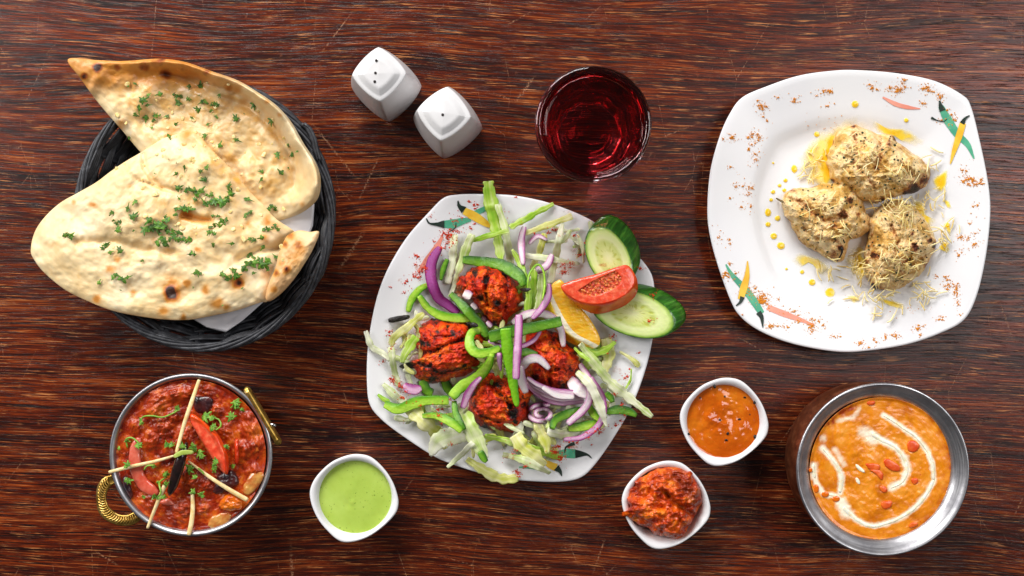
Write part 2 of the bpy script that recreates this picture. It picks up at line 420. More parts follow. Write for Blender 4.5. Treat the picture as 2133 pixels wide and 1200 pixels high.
def tandoori():
    b = B('tandoori_chicken')
    n1 = b.noise(75, 5, .62, dist=.6); n2 = b.noise(330, 4, .65); n3 = b.noise(28, 3, .5)
    base = b.ramp(n1, [(.30, '6a0e05'), (.40, 'b01f05'), (.50, 'd83c06'), (.58, 'e85e0a'), (.68, 'ef8a18')])
    base = b.mix(b.mr(n3, .42, .62, 0, .45), base, 'c42206')
    sp = b.noise(1.0, 3, .6, b.map((210, 210, 160)), dist=1.2)
    base = b.mix(b.mr(sp, .56, .66, 0, .85), base, '3a0c07')
    ch = b.ma('ADD', b.attr('char'), b.ma('MULTIPLY', b.ma('SUBTRACT', n2, .5), 1.5)); ch = b.ma('ADD', ch, b.ma('MULTIPLY', b.ma('SUBTRACT', b.noise(45, 4, .6), .47), 1.3))
    base = b.mix(b.mr(ch, .22, .45, 0, .8), base, '3f0f08'); base = b.mix(b.mr(ch, .42, .62), base, '100a0a')
    h = b.ma('ADD', n1, b.ma('MULTIPLY', n2, .45)); h = b.ma('ADD', h, b.ma('MULTIPLY', b.noise(900, 3), .12))
    return b.done(base, b.mr(n2, .3, .7, .34, .58), b.bump(h, .6, .0025), spec=.35, sss=.05, ssss=.002)
def tikka():
    b = B('creamy_chicken_tikka')
    n1 = b.noise(60, 5, .6, dist=.5); n2 = b.noise(300, 4, .65)
    base = b.ramp(n1, [(.28, '9a6c26'), (.42, 'd0a356'), (.56, 'efd5a2'), (.72, 'eeb655')])
    base = b.mix(b.mr(b.noise(110, 3), .56, .68, 0, .5), base, 'dba651')
    ch = b.ma('ADD', b.attr('char'), b.ma('MULTIPLY', b.ma('SUBTRACT', n2, .5), 1.3)); ch = b.ma('ADD', ch, b.ma('MULTIPLY', b.ma('SUBTRACT', b.noise(40, 3), .5), .9))
    base = b.mix(b.mr(ch, .2, .45, 0, .8), base, 'b1682c'); base = b.mix(b.mr(ch, .42, .6, 0, .95), base, '5c2413'); base = b.mix(b.mr(ch, .62, .85), base, '1e0f0a')
    hb = b.noise(1.0, 2, .5, b.map((420, 420, 420)), dist=.8); dens = b.mr(b.noise(48, 2), .35, .65, -.05, .05)
    base = b.mix(b.mr(b.ma('ADD', hb, dens), .66, .70, 0, .85), base, '3b3d1c')
    h = b.ma('ADD', n1, b.ma('MULTIPLY', n2, .5))
    return b.done(base, .45, b.bump(h, .9, .003), spec=.3, sss=.1, ssss=.003)
def pepper(name, skin, flesh, pale):
    b = B(name); s = b.n('SeparateXYZ', {'Vector': b.uv()}); u = s.outputs['X']; vn = s.outputs['Y']
    nn = b.noise(240, 3)
    u2 = b.ma('ADD', u, b.ma('MULTIPLY', b.ma('SUBTRACT', b.noise(90, 2), .5), .18))
    c = b.ramp(u2, [(.05, skin), (.24, flesh), (.55, pale), (.86, pale), (.97, flesh)])
    c = b.mix(b.mr(nn, .45, .7, 0, .45), c, flesh)
    return b.done(c, b.mr(nn, .3, .7, .28, .48), b.bump(b.ma('ADD', b.noise(300, 3), b.noise(90, 2)), .5, .0015), sss=.06, ssss=.003, sssr=(.5, 1, .2), spec=.35)
def onion(name, edge, mid, pale, bands=5.0):
    b = B(name); s = b.n('SeparateXYZ', {'Vector': b.uv()}); u = s.outputs['X']
    u2 = b.ma('ADD', u, b.ma('MULTIPLY', b.ma('SUBTRACT', b.noise(70, 2), .5), .12))
    c = b.ramp(u2, [(.05, edge), (.24, mid), (.46, pale), (.80, pale), (.95, mid)])
    fib = b.noise(1.0, 2, .5, b.map((26, 4, 1), b.uv()))
    cr = b.noise(1.0, 2, .5, b.map((2, 60, 1), b.uv()))
    c = b.mix(b.mr(fib, .5, .66, 0, .4), c, mid); c = b.mix(b.mr(cr, .5, .7, 0, .25), c, mid)
    return b.done(c, .34, b.bump(b.ma('ADD', fib, cr), .5, .001), sss=.12, ssss=.003, spec=.35)
def lettuce(name, green, mid, white):
    b = B(name); s = b.n('SeparateXYZ', {'Vector': b.uv()})
    st = b.noise(1.0, 2, .5, b.map((4, .8, 1), b.uv())); n = b.noise(48, 3)
    c = b.ramp(b.ma('ADD', b.ma('MULTIPLY', st, .5), b.ma('MULTIPLY', n, .5)), [(.38, green), (.5, mid), (.62, white)])
    b.t.nodes.remove(b.p)
    b.p = b.n('BsdfPrincipled'); tr = b.n('BsdfTranslucent', {'Color': c}); mx = b.n('MixShader')
    bm = b.bump(b.ma('ADD', st, b.ma('MULTIPLY', b.noise(260, 3), .5)), .3, .0009)
    m = b.done(c, .34, bm, coat=.1)
    b.put(mx.inputs[0], .3); b.t.links.new(b.p.outputs[0], mx.inputs[1]); b.t.links.new(tr.outputs[0], mx.inputs[2]); b.t.links.new(mx.outputs[0], b.o.inputs[0])
    return m
def cucumber_flesh():
    b = B('cucumber_flesh'); r = b.attr('rad'); ang = b.attr('ang')
    n = b.noise(160, 3)
    c = b.ramp(b.ma('ADD', r, b.ma('MULTIPLY', b.ma('SUBTRACT', n, .5), .06)), [(.0, 'e6e7ae'), (.30, 'd7dc8c'), (.50, 'c6d27c'), (.62, 'dbe2a4'), (.84, 'cfdd90'), (.93, '93b54a'), (.985, '2c5a1b')])
    cs = b.n('CombineXYZ', {'X': b.ma('MULTIPLY', ang, 2.6), 'Y': b.ma('MULTIPLY', r, 3.0)}).outputs[0]
    sd = b.vor(1.6, cs, 'SMOOTH_F1'); mask = b.ma('MULTIPLY', b.mr(r, .16, .28), b.mr(r, .62, .5), clamp=True)
    seed = b.ma('MULTIPLY', b.mr(sd, .42, .22), mask, clamp=True)
    c = b.mix(b.ma('MULTIPLY', seed, .7), c, 'b0b53c')
    return b.done(c, .22, b.bump(b.ma('SUBTRACT', n, b.ma('MULTIPLY', seed, .7)), .35, .0009), sss=.2, ssss=.004, sssr=(.7, 1, .3), coat=.3, coatr=.1)
def cucumber_skin():
    b = B('cucumber_skin'); st = b.noise(1.0, 3, .5, b.map((60, .8, 1), b.uv()))
    c = b.ramp(st, [(.30, '173f0c'), (.5, '296015'), (.72, '4c8a2c')])
    return b.done(c, .28, b.bump(b.noise(150, 3), .3, .001), coat=.2, coatr=.2)
def tomato(name='tomato_flesh'):
    b = B(name); sk = b.attr('skin'); cv = b.attr('cavity'); n = b.noise(220, 3); n2 = b.noise(520, 3)
    c = b.ramp(n, [(.3, 'd63a20'), (.5, 'e25234'), (.7, 'ec7450')])
    c = b.mix(sk, c, b.ramp(b.noise(60, 3), [(.35, 'd62c08'), (.65, 'ec5216')]))
    seeds = b.ramp(b.vor(420), [(.2, 'f0b858'), (.42, 'e27a38'), (.7, 'c8482e')])
    c = b.mix(b.mr(b.ma('ADD', cv, b.ma('MULTIPLY', b.ma('SUBTRACT', n, .5), .9)), .4, .8, 0, .7), c, seeds)
    return b.done(c, b.mr(sk, 0, 1, .26, .16), b.bump(b.ma('ADD', n2, b.ma('MULTIPLY', b.ma('MULTIPLY', b.vor(420), cv), -1.5)), .35, .0008), sss=.12, ssss=.003, coat=.3, coatr=.08)
def lemonm():
    b = B('lemon_flesh'); rd = b.attr('rind'); n = b.noise(1.0, 3, .6, b.map((90, 420, 200), rot=(0, 0, .5)))
    pulp = b.ramp(n, [(.3, 'efa814'), (.5, 'f6bc2a'), (.7, 'fad262')])
    pith = 'f4ecd0'; rind = b.ramp(b.noise(200, 2), [(.3, 'ecc010'), (.7, 'f6d838')])
    c = b.mix(b.mr(rd, .28, .34), pulp, pith); c = b.mix(b.mr(rd, .62, .8), c, rind)
    return b.done(c, .28, b.bump(b.ma('ADD', n, b.noise(700, 2)), .15, .0006), sss=.15, ssss=.004, coat=.25, coatr=.1)
def curry():
    b = B('tomato_curry_sauce'); n1 = b.noise(70, 5, .62, dist=.4); n2 = b.noise(330, 4, .65)
    c = b.ramp(n1, [(.30, '5a1002'), (.42, '861e04'), (.54, 'ad3a08'), (.68, 'cf6a1c')])
    lp = b.attr('lump'); c = b.mix(b.ma('MULTIPLY', lp, b.mr(n2, .35, .65, .25, .9), clamp=True), c, 'ac401a')
    c = b.mix(b.mr(b.noise(150, 3), .62, .72, 0, .7), c, 'd8772a')
    c = b.mix(b.mr(b.noise(210, 3, .5, b.map((1, 1, 1), loc=(4, 4, 0))), .64, .72, 0, .7), c, '30120a')
    return b.done(c, b.mr(n2, .3, .7, .18, .42), b.bump(b.ma('ADD', b.ma('MULTIPLY', n1, .8), b.ma('MULTIPLY', n2, .4)), .6, .0018), coat=.12, coatr=.1, spec=.4, sss=.06, ssss=.002)
def korma():
    b = B('korma_sauce'); n1 = b.noise(55, 5, .6, dist=.5); n2 = b.noise(380, 4, .6)
    c = b.ramp(n1, [(.32, 'c06404'), (.48, 'df8208'), (.60, 'ea9222'), (.74, 'f3ab4c')])
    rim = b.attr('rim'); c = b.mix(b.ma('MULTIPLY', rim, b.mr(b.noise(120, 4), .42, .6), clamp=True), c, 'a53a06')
    cr = b.attr('cream'); cw = b.ma('ADD', cr, b.ma('MULTIPLY', b.ma('SUBTRACT', b.noise(260, 4, .65), .5), .7))
    c = b.mix(b.mr(cw, .15, .75), c, 'f9ecd2')
    c = b.mix(b.mr(b.noise(300, 2, .5, b.map((1, 1, 1), loc=(9, 2, 0))), .70, .76, 0, .8), c, 'c23c08')
    return b.done(c, b.mr(n2, .3, .7, .2, .36), b.bump(b.ma('ADD', n1, b.ma('MULTIPLY', n2, .35)), .12, .0012), coat=.15, coatr=.12, sss=.08, ssss=.003)
def creamm():
    b = B('cream'); n = b.noise(260, 3); return b.done(b.ramp(n, [(.3, 'f0d9ac'), (.55, 'f8efd9'), (.8, 'fbf6ea')]), .25, b.bump(n, .3, .0008), sss=.1, ssss=.003, coat=.2)
def sauce(name, cols, speck, sthr, rough=.2, sc=60, bs=.3, sp_sc=330, **kw):
    b = B(name); n1 = b.noise(sc, 4); c = b.ramp(n1, [(.3, cols[0]), (.5, cols[1]), (.7, cols[2])])
    sp = b.ma('ADD', b.noise(sp_sc, 2, .5), b.mr(b.noise(60, 2), .35, .65, -.04, .03))
    c = b.mix(b.mr(sp, sthr, sthr + .06, 0, .7), c, speck)
    return b.done(c, rough, b.bump(b.noise(sc * 1.6, 3), bs, .0012), coat=.3, coatr=.08, sss=.06, ssss=.003, **kw)
def picklem():
    b = B('chilli_pickle'); n1 = b.noise(90, 5, .62); n2 = b.noise(420, 4, .65)
    c = b.ramp(n1, [(.28, '6a1404'), (.40, 'a52c06'), (.54, 'd2500a'), (.70, 'e8801c')])
    c = b.mix(b.mr(b.noise(480, 2), .66, .74, 0, .8), c, 'e0a34a'); c = b.mix(b.ma('MULTIPLY', b.attr('dark'), .7), c, '5c1a08')
    return b.done(c, b.mr(n2, .3, .7, .14, .34), b.bump(b.ma('ADD', n1, b.ma('MULTIPLY', n2, .5)), .7, .002), coat=.25, coatr=.08, spec=.4)
def oilm():
    b = B('melted_butter'); al = b.attr('dens'); n = b.noise(130, 4)
    c = b.ramp(b.ma('MULTIPLY', al, b.mr(n, .3, .7, .7, 1.2)), [(.15, 'fff4c0'), (.5, 'ffe04a'), (.9, 'ffcb0c')])
    return b.done(c, .12, b.bump(n, .2, .0008), alpha=b.mr(b.ma('ADD', al, b.ma('MULTIPLY', b.ma('SUBTRACT', n, .5), .5)), .06, .6, 0, .88), coat=.1, coatr=.1)
def smear():
    b = B('orange_spice_smear'); al = b.attr('dens'); n = b.noise(260, 4, .65)
    return b.done('d8793a', .4, alpha=b.mr(b.ma('MULTIPLY', al, b.mr(n, .42, .66)), .1, .9, 0, .6))
def glassm():
    b = B('clear_glass'); b.m.use_backface_culling = False
    return b.done((.97, .96, .98, 1), .0, trans=1.0, ior=1.45)
def winem():
    b = B('dark_red_drink')
    v = b.n('VolumeAbsorption', {'Color': lin('e00816'), 'Density': 24.0}); b.t.links.new(v.outputs[0], b.o.inputs['Volume'])
    return b.done((1, .35, .38, 1), .0, trans=1.0, ior=1.34)

# ------------------------------------------------------------------ table
M_WOOD = wood(); M_CER = ceramic(); M_SHK = shaker_mat(); M_BRASS = brass(); M_WICK = wicker(); M_NAAN = naan()
M_PAPER = simple('white_paper_napkin', 'e9e6e8', .7, 'dedbe0', 30, .15, 90, .001)
M_HOLE_SHADE = simple('hole_shade', '1c120c', .8)
M_CORI = leafm('coriander_green', '3a7010', '6a9c24', 'a2c050')
M_CORID = leafm('baked_coriander', '27400a', '4a8014', '7ba62c')
M_GARLIC = simple('baked_garlic', 'f0dca0', .4, 'deb863', 300, .3, 600, sss=.1, ssss=.002)
M_TAND = tandoori(); M_CHAR = simple('burnt_black', '0e0c0c', .45, '2a211d', 200, .6, 300, .002)

def table():
    x, y, t = .85, .6, .03
    V = []; F = []
    ins = ((1, 0, -.004), (1, 0, -t + .004), (.997, 0, -t), (.997, 0, 0))
    rows = [(x - .003, y - .003, 0), (x - .0009, y - .0009, -.0009), (x, y, -.003), (x, y, -t + .003), (x - .003, y - .003, -t)]
    for a, b_, z in rows: V += [(-a, -b_, z), (a, -b_, z), (a, b_, z), (-a, b_, z)]
    F = gridfaces(len(rows), 4)
    o = mk('table_top', V, [F, [[3, 2, 1, 0]], [[17, 18, 19, 16]]], M_WOOD, smooth=False)
    tag(o, 'dark red-brown stained wooden table top with horizontal grain and scratches', kind='structure')
table()

# ------------------------------------------------------------------ shared zoom-to-photo conversions
z1 = lambda x, y: (40 + x / 1.875, 100 + y / 1.875)            # naan and basket
zr = lambda x, y: (1440 + x / 1.876, 120 + y / 1.876)          # right plate
zk = lambda x, y: (180 + x / 3.157, 760 + y / 3.157)           # karahi
zm = lambda x, y: (1620 + x / 3.0, 780 + y / 3.0)              # korma
za = lambda x, y: (740 + x / 3.53, 360 + y / 3.53)
zb_ = lambda x, y: (1080 + x / 3.334, 360 + y / 3.334)
zc = lambda x, y: (740 + x / 3.158, 640 + y / 3.158)
zd = lambda x, y: (1040 + x / 3.158, 640 + y / 3.158)
def L(f, *a): return [f(a[i], a[i + 1]) for i in range(0, len(a), 2)]
def dline(px, py, line):
    d = np.full(np.shape(px), 1e9); ln = np.array(line, float)
    for (x0, y0), (x1, y1) in zip(ln[:-1], ln[1:]):
        ux, uy = x1 - x0, y1 - y0; t = np.clip(((px - x0) * ux + (py - y0) * uy) / (ux * ux + uy * uy + 1e-9), 0, 1)
        d = np.minimum(d, np.hypot(px - x0 - t * ux, py - y0 - t * uy))
    return d
def groove(px, py, line, w): return np.exp(-(dline(px, py, line) / w) ** 2)
def spots(px, py, lst, seed=3):
    r = np.zeros_like(px); wx = px + 9 * (fbm(px / 14, py / 14, seed) - .5); wy = py + 9 * (fbm(px / 14, py / 14, seed + 9) - .5)
    for x, y, rad, s in lst: r = np.maximum(r, s * np.exp(-((wx - x) ** 2 + (wy - y) ** 2) / rad ** 2))
    return r

# ------------------------------------------------------------------ bread basket
def basket():
    zr_ = .050; c = W(428, 448, zr_); rx, ry = wl(260, zr_), wl(273, zr_)
    root = tag(empty('bread_basket', (c[0], c[1], 0)), 'round black woven wicker basket holding the garlic naan', 'basket')
    prof = np.array([(1.0, .052), (.965, .047), (.93, .040), (.89, .032), (.84, .023), (.78, .015), (.70, .010), (.62, .008)])
    pl = np.concatenate([[0], np.cumsum(np.hypot(np.diff(prof[:, 0]) * rx, np.diff(prof[:, 1])))])
    def pf(s): s = np.clip(s, 0, 1) * pl[-1]; return np.interp(s, pl, prof[:, 0]), np.interp(s, pl, prof[:, 1])
    n = 260; th = np.arange(n) / n * 2 * PI; NS = 22
    K = 40
    for k in range(K):
        bun = k // 4
        s = (k + .5) / K + .010 * np.sin(NS / 2 * th + PI * bun + .8) + .004 * np.sin(3 * th + k) + (k % 4 - 1.5) * -.004 * np.cos(NS * th)
        f, z = pf(s); off = .0026 * np.sin(NS / 2 * th + PI * bun)
        r = f * 1.0
        C = np.stack([c[0] + (r * rx + off) * np.cos(th), c[1] + (r * ry + off) * np.sin(th), z + off * -.5 + .0018], -1)
        o, V = tube('wicker_strand', C, .00125 * (1 + .12 * math.sin(k * 7.1)), M_WICK, root, 6, True); splat(V, 1)
    for k in range(NS):
        a = (k + .25) / NS * 2 * PI; s = np.linspace(0, 1, 12); f, z = pf(s)
        C = np.stack([c[0] + f * rx * math.cos(a), c[1] + f * ry * math.sin(a), z + .0012], -1)
        tube('wicker_stake', C, .0021, M_WICK, root, 6)
    for k in range(6):       # braided rim
        a = th * 5 + k * 2 * PI / 6
        rr = .0027
        C = np.stack([c[0] + (rx + .001 + rr * np.cos(a)) * np.cos(th), c[1] + (ry + .001 + rr * np.cos(a)) * np.sin(th), .0525 + rr * .8 * np.sin(a)], -1)
        o, V = tube('rim_strand', C, .0017, M_WICK, root, 6, True); splat(V, 2)
    # outer wall below the rim and the woven floor
    for k in range(14):
        f = .985 - .30 * (k / 13) ** 1.3; z = .047 - .043 * k / 13
        off = .002 * np.sin(NS / 2 * th + PI * (k // 2))
        C = np.stack([c[0] + (f * rx + .003 + off) * np.cos(th), c[1] + (f * ry + .003 + off) * np.sin(th), np.full(n, z + .0005)], -1)
        tube('wicker_strand', C, .0019, M_WICK, root, 5, True)
    for k in range(16):
        f = .61 - .037 * k
        C = np.stack([c[0] + f * rx * np.cos(th[::4]), c[1] + f * ry * np.sin(th[::4]), .0075 + .001 * np.sin(11 * th[::4] + PI * k)], -1)
        tube('floor_strand', C, .0032, M_WICK, root, 6, True)
    # two loose stake ends sprung out of the braid at the upper right
    for d in (0, 5):
        C = W(*np.array(spline([(628 + d, 259), (640 + d, 268), (650 + d, 290), (655 + d, 312), (664 + d * .5, 335)], 14)).T, .057)
        tube('loose_end', C, .0019, M_WICK, root, 6)
basket()

def napkin():
    out = [(385, 655), (430, 682), (470, 692), (505, 668), (548, 630), (590, 570), (640, 500), (652, 470), (655, 425), (600, 380), (500, 380), (360, 420), (320, 560)]
    def zf(px, py, t, th):
        z = .046 + .006 * sm(440, 660, px) * sm(650, 430, py) + .003 * (fbm(px / 50, py / 50, 5) - .5)
        return z + .006 * sm(640, 692, py) * 1.2
    # straight-edged outline: insert points along each side
    pts = np.array(out, float); Q = []
    for a, b_ in zip(pts, np.roll(pts, -1, 0)):
        for q in np.linspace(0, 1, 10, endpoint=False): Q.append(a + (b_ - a) * q)
    o = patch('paper_napkin', Q, (500, 540), zf, M_PAPER, nth=len(Q), nt=20, thick=.0005, smoothpts=False, raise_=2)
    tag(o, 'white paper napkin showing under the naan in the wicker basket', 'napkin')
napkin()

def leaf_mesh(name, seed, lobes, narrow=1.0):
    """Ragged flat coriander leaflet: unequal toothed lobes round a stem point."""
    r = random.Random(seed * 13 + 5); n = 54; V = []; nr = 5
    lb = [(-2.3 + 4.6 * (i + .5) / lobes + r.uniform(-.18, .18), r.uniform(.6, 1.0), r.uniform(.30, .48)) for i in range(lobes)]
    R = []
    for j in range(n):
        a = j / n * 2 * PI - PI
        q = .42
        for c, l, w in lb: q = max(q, l * math.exp(-((a - c) / w) ** 2))
        R.append(q * (1 + .07 * math.sin(17 * a + seed) + r.uniform(-.04, .04)))
    for i in range(1, nr + 1):
        for j in range(n):
            a = j / n * 2 * PI - PI; f = i / nr; x, y = R[j] * f * math.cos(a), R[j] * f * math.sin(a) * narrow
            V.append((x - .2, y, .16 * math.sin(3 * x + seed) * f + .12 * math.cos(4 * y + 1.3 * seed) * f - .16 * f * f * R[j] + .05 * math.sin(9 * a) * f))
    V.append((-.2, 0, 0)); V = np.array(V)
    low = V - [0, 0, .04]
    f = gridfaces(nr, n); j = np.arange(n); k = (j + 1) % n; c = nr * n
    t = np.stack([np.full(n, c), k, j], -1); N = len(V)
    side = np.stack([(nr - 1) * n + j, (nr - 1) * n + k, N + (nr - 1) * n + k, N + (nr - 1) * n + j], -1)
    return np.concatenate([V, low]), [f, f[:, ::-1] + N, t, t[:, ::-1] + N, side]
def proto_mesh(name, V, P, mat):
    o = mk(name, V, P, mat); me = o.data; bpy.data.objects.remove(o); return me
LEAF = [proto_mesh('coriander_leaf', *leaf_mesh('l', s, lb, nw), M_CORI) for s, lb, nw in ((1, 5, .95), (2, 4, .9), (3, 6, .9), (4, 7, 1.0), (5, 5, .8))]
FLECK = [proto_mesh('coriander_fleck', *leaf_mesh('l', s, lb, nw), M_CORID) for s, lb, nw in ((11, 3, .6), (12, 5, .7), (13, 2, .5), (14, 4, .7), (15, 3, .45))]
def bit_mesh(seed):
    r = np.random.default_rng(seed); n = 8; V = []
    for i, (f, z) in enumerate(((.6, .5), (1, .25), (1, -.2), (.6, -.35))):
        for j in range(n): a = j / n * 2 * PI; V.append((f * math.cos(a) * (1 + r.uniform(-.3, .3)), f * math.sin(a) * (.75 + r.uniform(-.2, .2)), z * (1 + r.uniform(-.3, .3))))
    V += [(0, 0, .55), (0, 0, -.4)]; j = np.arange(n); k = (j + 1) % n
    return np.array(V), [gridfaces(4, n), np.stack([np.full(n, 32), k, j], -1), np.stack([np.full(n, 33), 24 + j, 24 + k], -1)]
GARL = [proto_mesh('garlic_bit', *bit_mesh(s), M_GARLIC) for s in range(4)]
def put(name, me, px, py, size_px, parent=None, rot=None, tilt=.35, dz=.0008, flat=1.0, z=None):
    """A copy of a shared mesh laid on what is under it."""
    zz = float(hm(np.array([px]), np.array([py]))[0]) + dz if z is None else z
    o = bpy.data.objects.new(name, me); COL.objects.link(o)
    p = Vector(W(px, py, zz).tolist())
    if parent is not None: o.parent = parent; p = p - parent.location - (parent.parent.location if parent.parent else Vector())
    o.location = p; s = wl(size_px, zz) * .5
    o.scale = (s, s, s * flat)
    o.rotation_euler = (random.uniform(-tilt, tilt), random.uniform(-tilt, tilt), random.uniform(0, 6.28) if rot is None else rot)
    return o

def naans():
    # upper piece
    out = L(z1, 190, 44, 300, 47, 400, 51, 500, 44, 560, 42, 650, 55, 750, 90, 850, 125, 920, 165, 1000, 220, 1060, 285, 1110, 370, 1160, 450, 1178, 520, 1165, 590, 1110, 640, 1040, 668, 980, 680, 850, 690, 640, 560, 500, 430, 470, 403, 400, 320, 330, 240, 290, 190, 240, 120)
    C = z1(760, 330)
    lipline = L(z1, 560, 95, 660, 130, 760, 180, 900, 235, 975, 300, 1030, 380, 1070, 470, 1080, 560)
    def zf(px, py, t, th):
        tx, ty = z1(190, 44); d = np.hypot(px - tx, py - ty)
        a = np.degrees(np.arctan2(-(py - C[1]), px - C[0]))
        m = sm(-55, -25, a) * sm(150, 125, a)
        lip = m * (.024 * sm(.76, .96, t) - .009 * sm(.955, 1.0, t) ** 2)
        return (.0620 + lip + .016 * np.exp(-(d / 110) ** 2) + .014 * (fbm(px / 62, py / 62, 21) - .5) + .0012 * (fbm(px / 17, py / 17, 22) - .5)
                + .0009 * (fbm(px / 6, py / 6, 23) - .5) - .004 * groove(px, py, lipline, 8) * m - .004 * t ** 16 * (1 - m) - .0040 * sm(250, 430, py) * (1 - lip / .024))
    br = [(*z1(x, y), r, s) for x, y, r, s in ((305, 78, 12, 1.15), (255, 110, 9, 1.0), (385, 78, 9, .65), (490, 72, 13, .85), (575, 105, 13, .9), (555, 48, 12, .8), (340, 130, 15, .38), (640, 85, 8, .55),
          (730, 95, 10, .6), (690, 75, 12, .35), (815, 155, 9, .45), (850, 160, 12, .28), (965, 210, 6, .35), (1020, 265, 6, .3), (400, 300, 13, .3), (590, 335, 14, .32), (445, 45, 20, .35), (530, 60, 16, .5), (430, 210, 8, .35), (790, 320, 7, .3), (1105, 612, 6, .3), (215, 60, 14, .3))]
    def at(px, py, t, th, z):
        x, y = (px - 40) * 1.875, (py - 100) * 1.875
        g = sm(185, 80, y + .05 * x - 40) * sm(1120, 760, x) + .6 * np.exp(-((x - 230) ** 2 + (y - 90) ** 2) / 90 ** 2)
        oil = .85 * sm(.93, .72, t) * sm(120, 200, y + .1 * x) * sm(760, 560, y)
        return dict(brown=spots(px, py, br), gold=np.clip(g, 0, 1) * 1.1, oil=oil)
    u = patch('naan_bread', out, C, zf, M_NAAN, nth=300, nt=90, thick=.0055, attrf=at, raise_=1, tpow=.75)
    tag(u, 'naan piece with pointed tip and curled browned edge at the back of the basket', 'naan', 'garlic naan pieces in the basket')
    # lower piece
    out = L(z1, 45, 790, 60, 720, 100, 660, 160, 605, 230, 565, 300, 525, 360, 480, 420, 440, 480, 405, 560, 355, 620, 335, 668, 317, 695, 330, 740, 385, 830, 475, 900, 560, 960, 620, 1000, 665, 1070, 712, 1090, 740, 1060, 800, 1020, 900, 975, 985, 940, 995, 850, 1025, 760, 1045, 660, 1062, 560, 1060, 450, 1045, 360, 1025, 270, 990, 180, 945, 100, 880, 60, 830)
    C2 = z1(560, 730)
    g1 = L(z1, 484, 415, 490, 470, 520, 515, 560, 545, 620, 562); g2 = L(z1, 412, 450, 425, 490, 470, 520, 560, 548)
    g3 = L(z1, 640, 655, 700, 668, 745, 672); g4 = L(z1, 230, 760, 380, 755, 480, 790, 600, 800); g5 = L(z1, 860, 830, 940, 790, 1010, 780, 1070, 735); g6 = L(z1, 560, 960, 700, 900, 860, 880)
    def zf2(px, py, t, th):
        return (.0710 + .004 * (1 - t ** 3) + .013 * (fbm(px / 75, py / 75, 31) - .5) + .0013 * (fbm(px / 24, py / 24, 32) - .5) + .0009 * (fbm(px / 7, py / 7, 33) - .5)
                - .0045 * t ** 14 - .003 * groove(px, py, g1, 5) - .002 * groove(px, py, g2, 3) - .005 * groove(px, py + 8 * (fbm(px / 12, py / 12, 77) - .5), g3, 6) - .0035 * groove(px, py, g4, 9) - .006 * groove(px, py, g5, 9)
                + .004 * groove(px, py, L(z1, 600, 420, 690, 450), 25) - .010 * sm(280, 60, px) + .003 * groove(px, py, g6, 14))
    br2 = [(*z1(x, y), r, s) for x, y, r, s in ((595, 955, 15, 1.25), (600, 930, 28, .36), (855, 915, 12, .8), (850, 905, 22, .32), (285, 612, 9, .34), (305, 980, 9, .4), (445, 960, 8, .4), (565, 1030, 13, .42), (640, 1050, 8, .4),
           (385, 825, 9, .32), (355, 865, 10, .36), (435, 540, 7, .3), (730, 945, 9, .4), (770, 1000, 15, .36), (810, 1010, 10, .3), (965, 680, 12, .42), (900, 690, 9, .3), (960, 880, 12, .25), (655, 920, 10, .4), (655, 345, 18, .32), (700, 790, 6, .4), (960, 745, 10, .3), (530, 750, 8, .25), (215, 600, 5, .3), (655, 650, 16, .34), (1000, 690, 14, .3), (90, 930, 6, .25))]
    def at2(px, py, t, th, z):
        x, y = (px - 40) * 1.875, (py - 100) * 1.875
        oil = .8 * np.exp(-(((x - 680) / 330) ** 2 + ((y - 620) / 230) ** 2)) + 1.0 * groove(px, py, L(z1, 700, 340, 760, 420, 840, 520), 16) + .4 * groove(px, py, g4, 12)
        edge = .35 * sm(.955, 1.0, t) * sm(900, 1000, y)
        return dict(brown=spots(px, py, br2, 5) + .2 * groove(px, py, g3, 9) + .12 * groove(px, py, g2, 3), gold=np.clip(edge, 0, 1), oil=np.clip(oil, 0, 1))
    lo = patch('naan_bread', out, C2, zf2, M_NAAN, nth=340, nt=100, thick=.006, attrf=at2, raise_=1, tpow=.75)
    tag(lo, 'broad oval naan piece in front hanging over the left rim of the basket', 'naan', 'garlic naan pieces in the basket')
    # the corner of the lower piece folded over
    out = L(z1, 1040, 742, 1060, 725, 1095, 712, 1135, 718, 1172, 719, 1150, 780, 1115, 840, 1060, 920, 1010, 970, 975, 990, 962, 975, 975, 920, 1000, 860, 1015, 800)
    def zf3(px, py, t, th): return .078 + .008 * np.sqrt(np.clip(1 - t ** 2.5, 0, 1)) + .006 * sm(600, 660, px) + .003 * (fbm(px / 14, py / 14, 41) - .5) - .004 * sm(560, 630, py)
    br3 = [(*z1(x, y), r, s) for x, y, r, s in ((1045, 865, 9, .85), (1090, 768, 12, .6), (1100, 790, 16, .3), (1060, 735, 9, .6), (1002, 880, 7, .65), (1035, 765, 8, .6), (995, 945, 7, .5), (1075, 820, 20, .3), (1025, 840, 6, .4))]
    fc = patch('folded_corner', out, z1(1068, 830), zf3, M_NAAN, lo, nth=120, nt=30, thick=.007, attrf=lambda px, py, t, th, z: dict(brown=spots(px, py, br3, 7), gold=np.full_like(px, .3) + .3 * sm(640, 590, px), oil=px * 0))
    fc['label'] = 'folded-over corner of the naan with toasted brown spots'
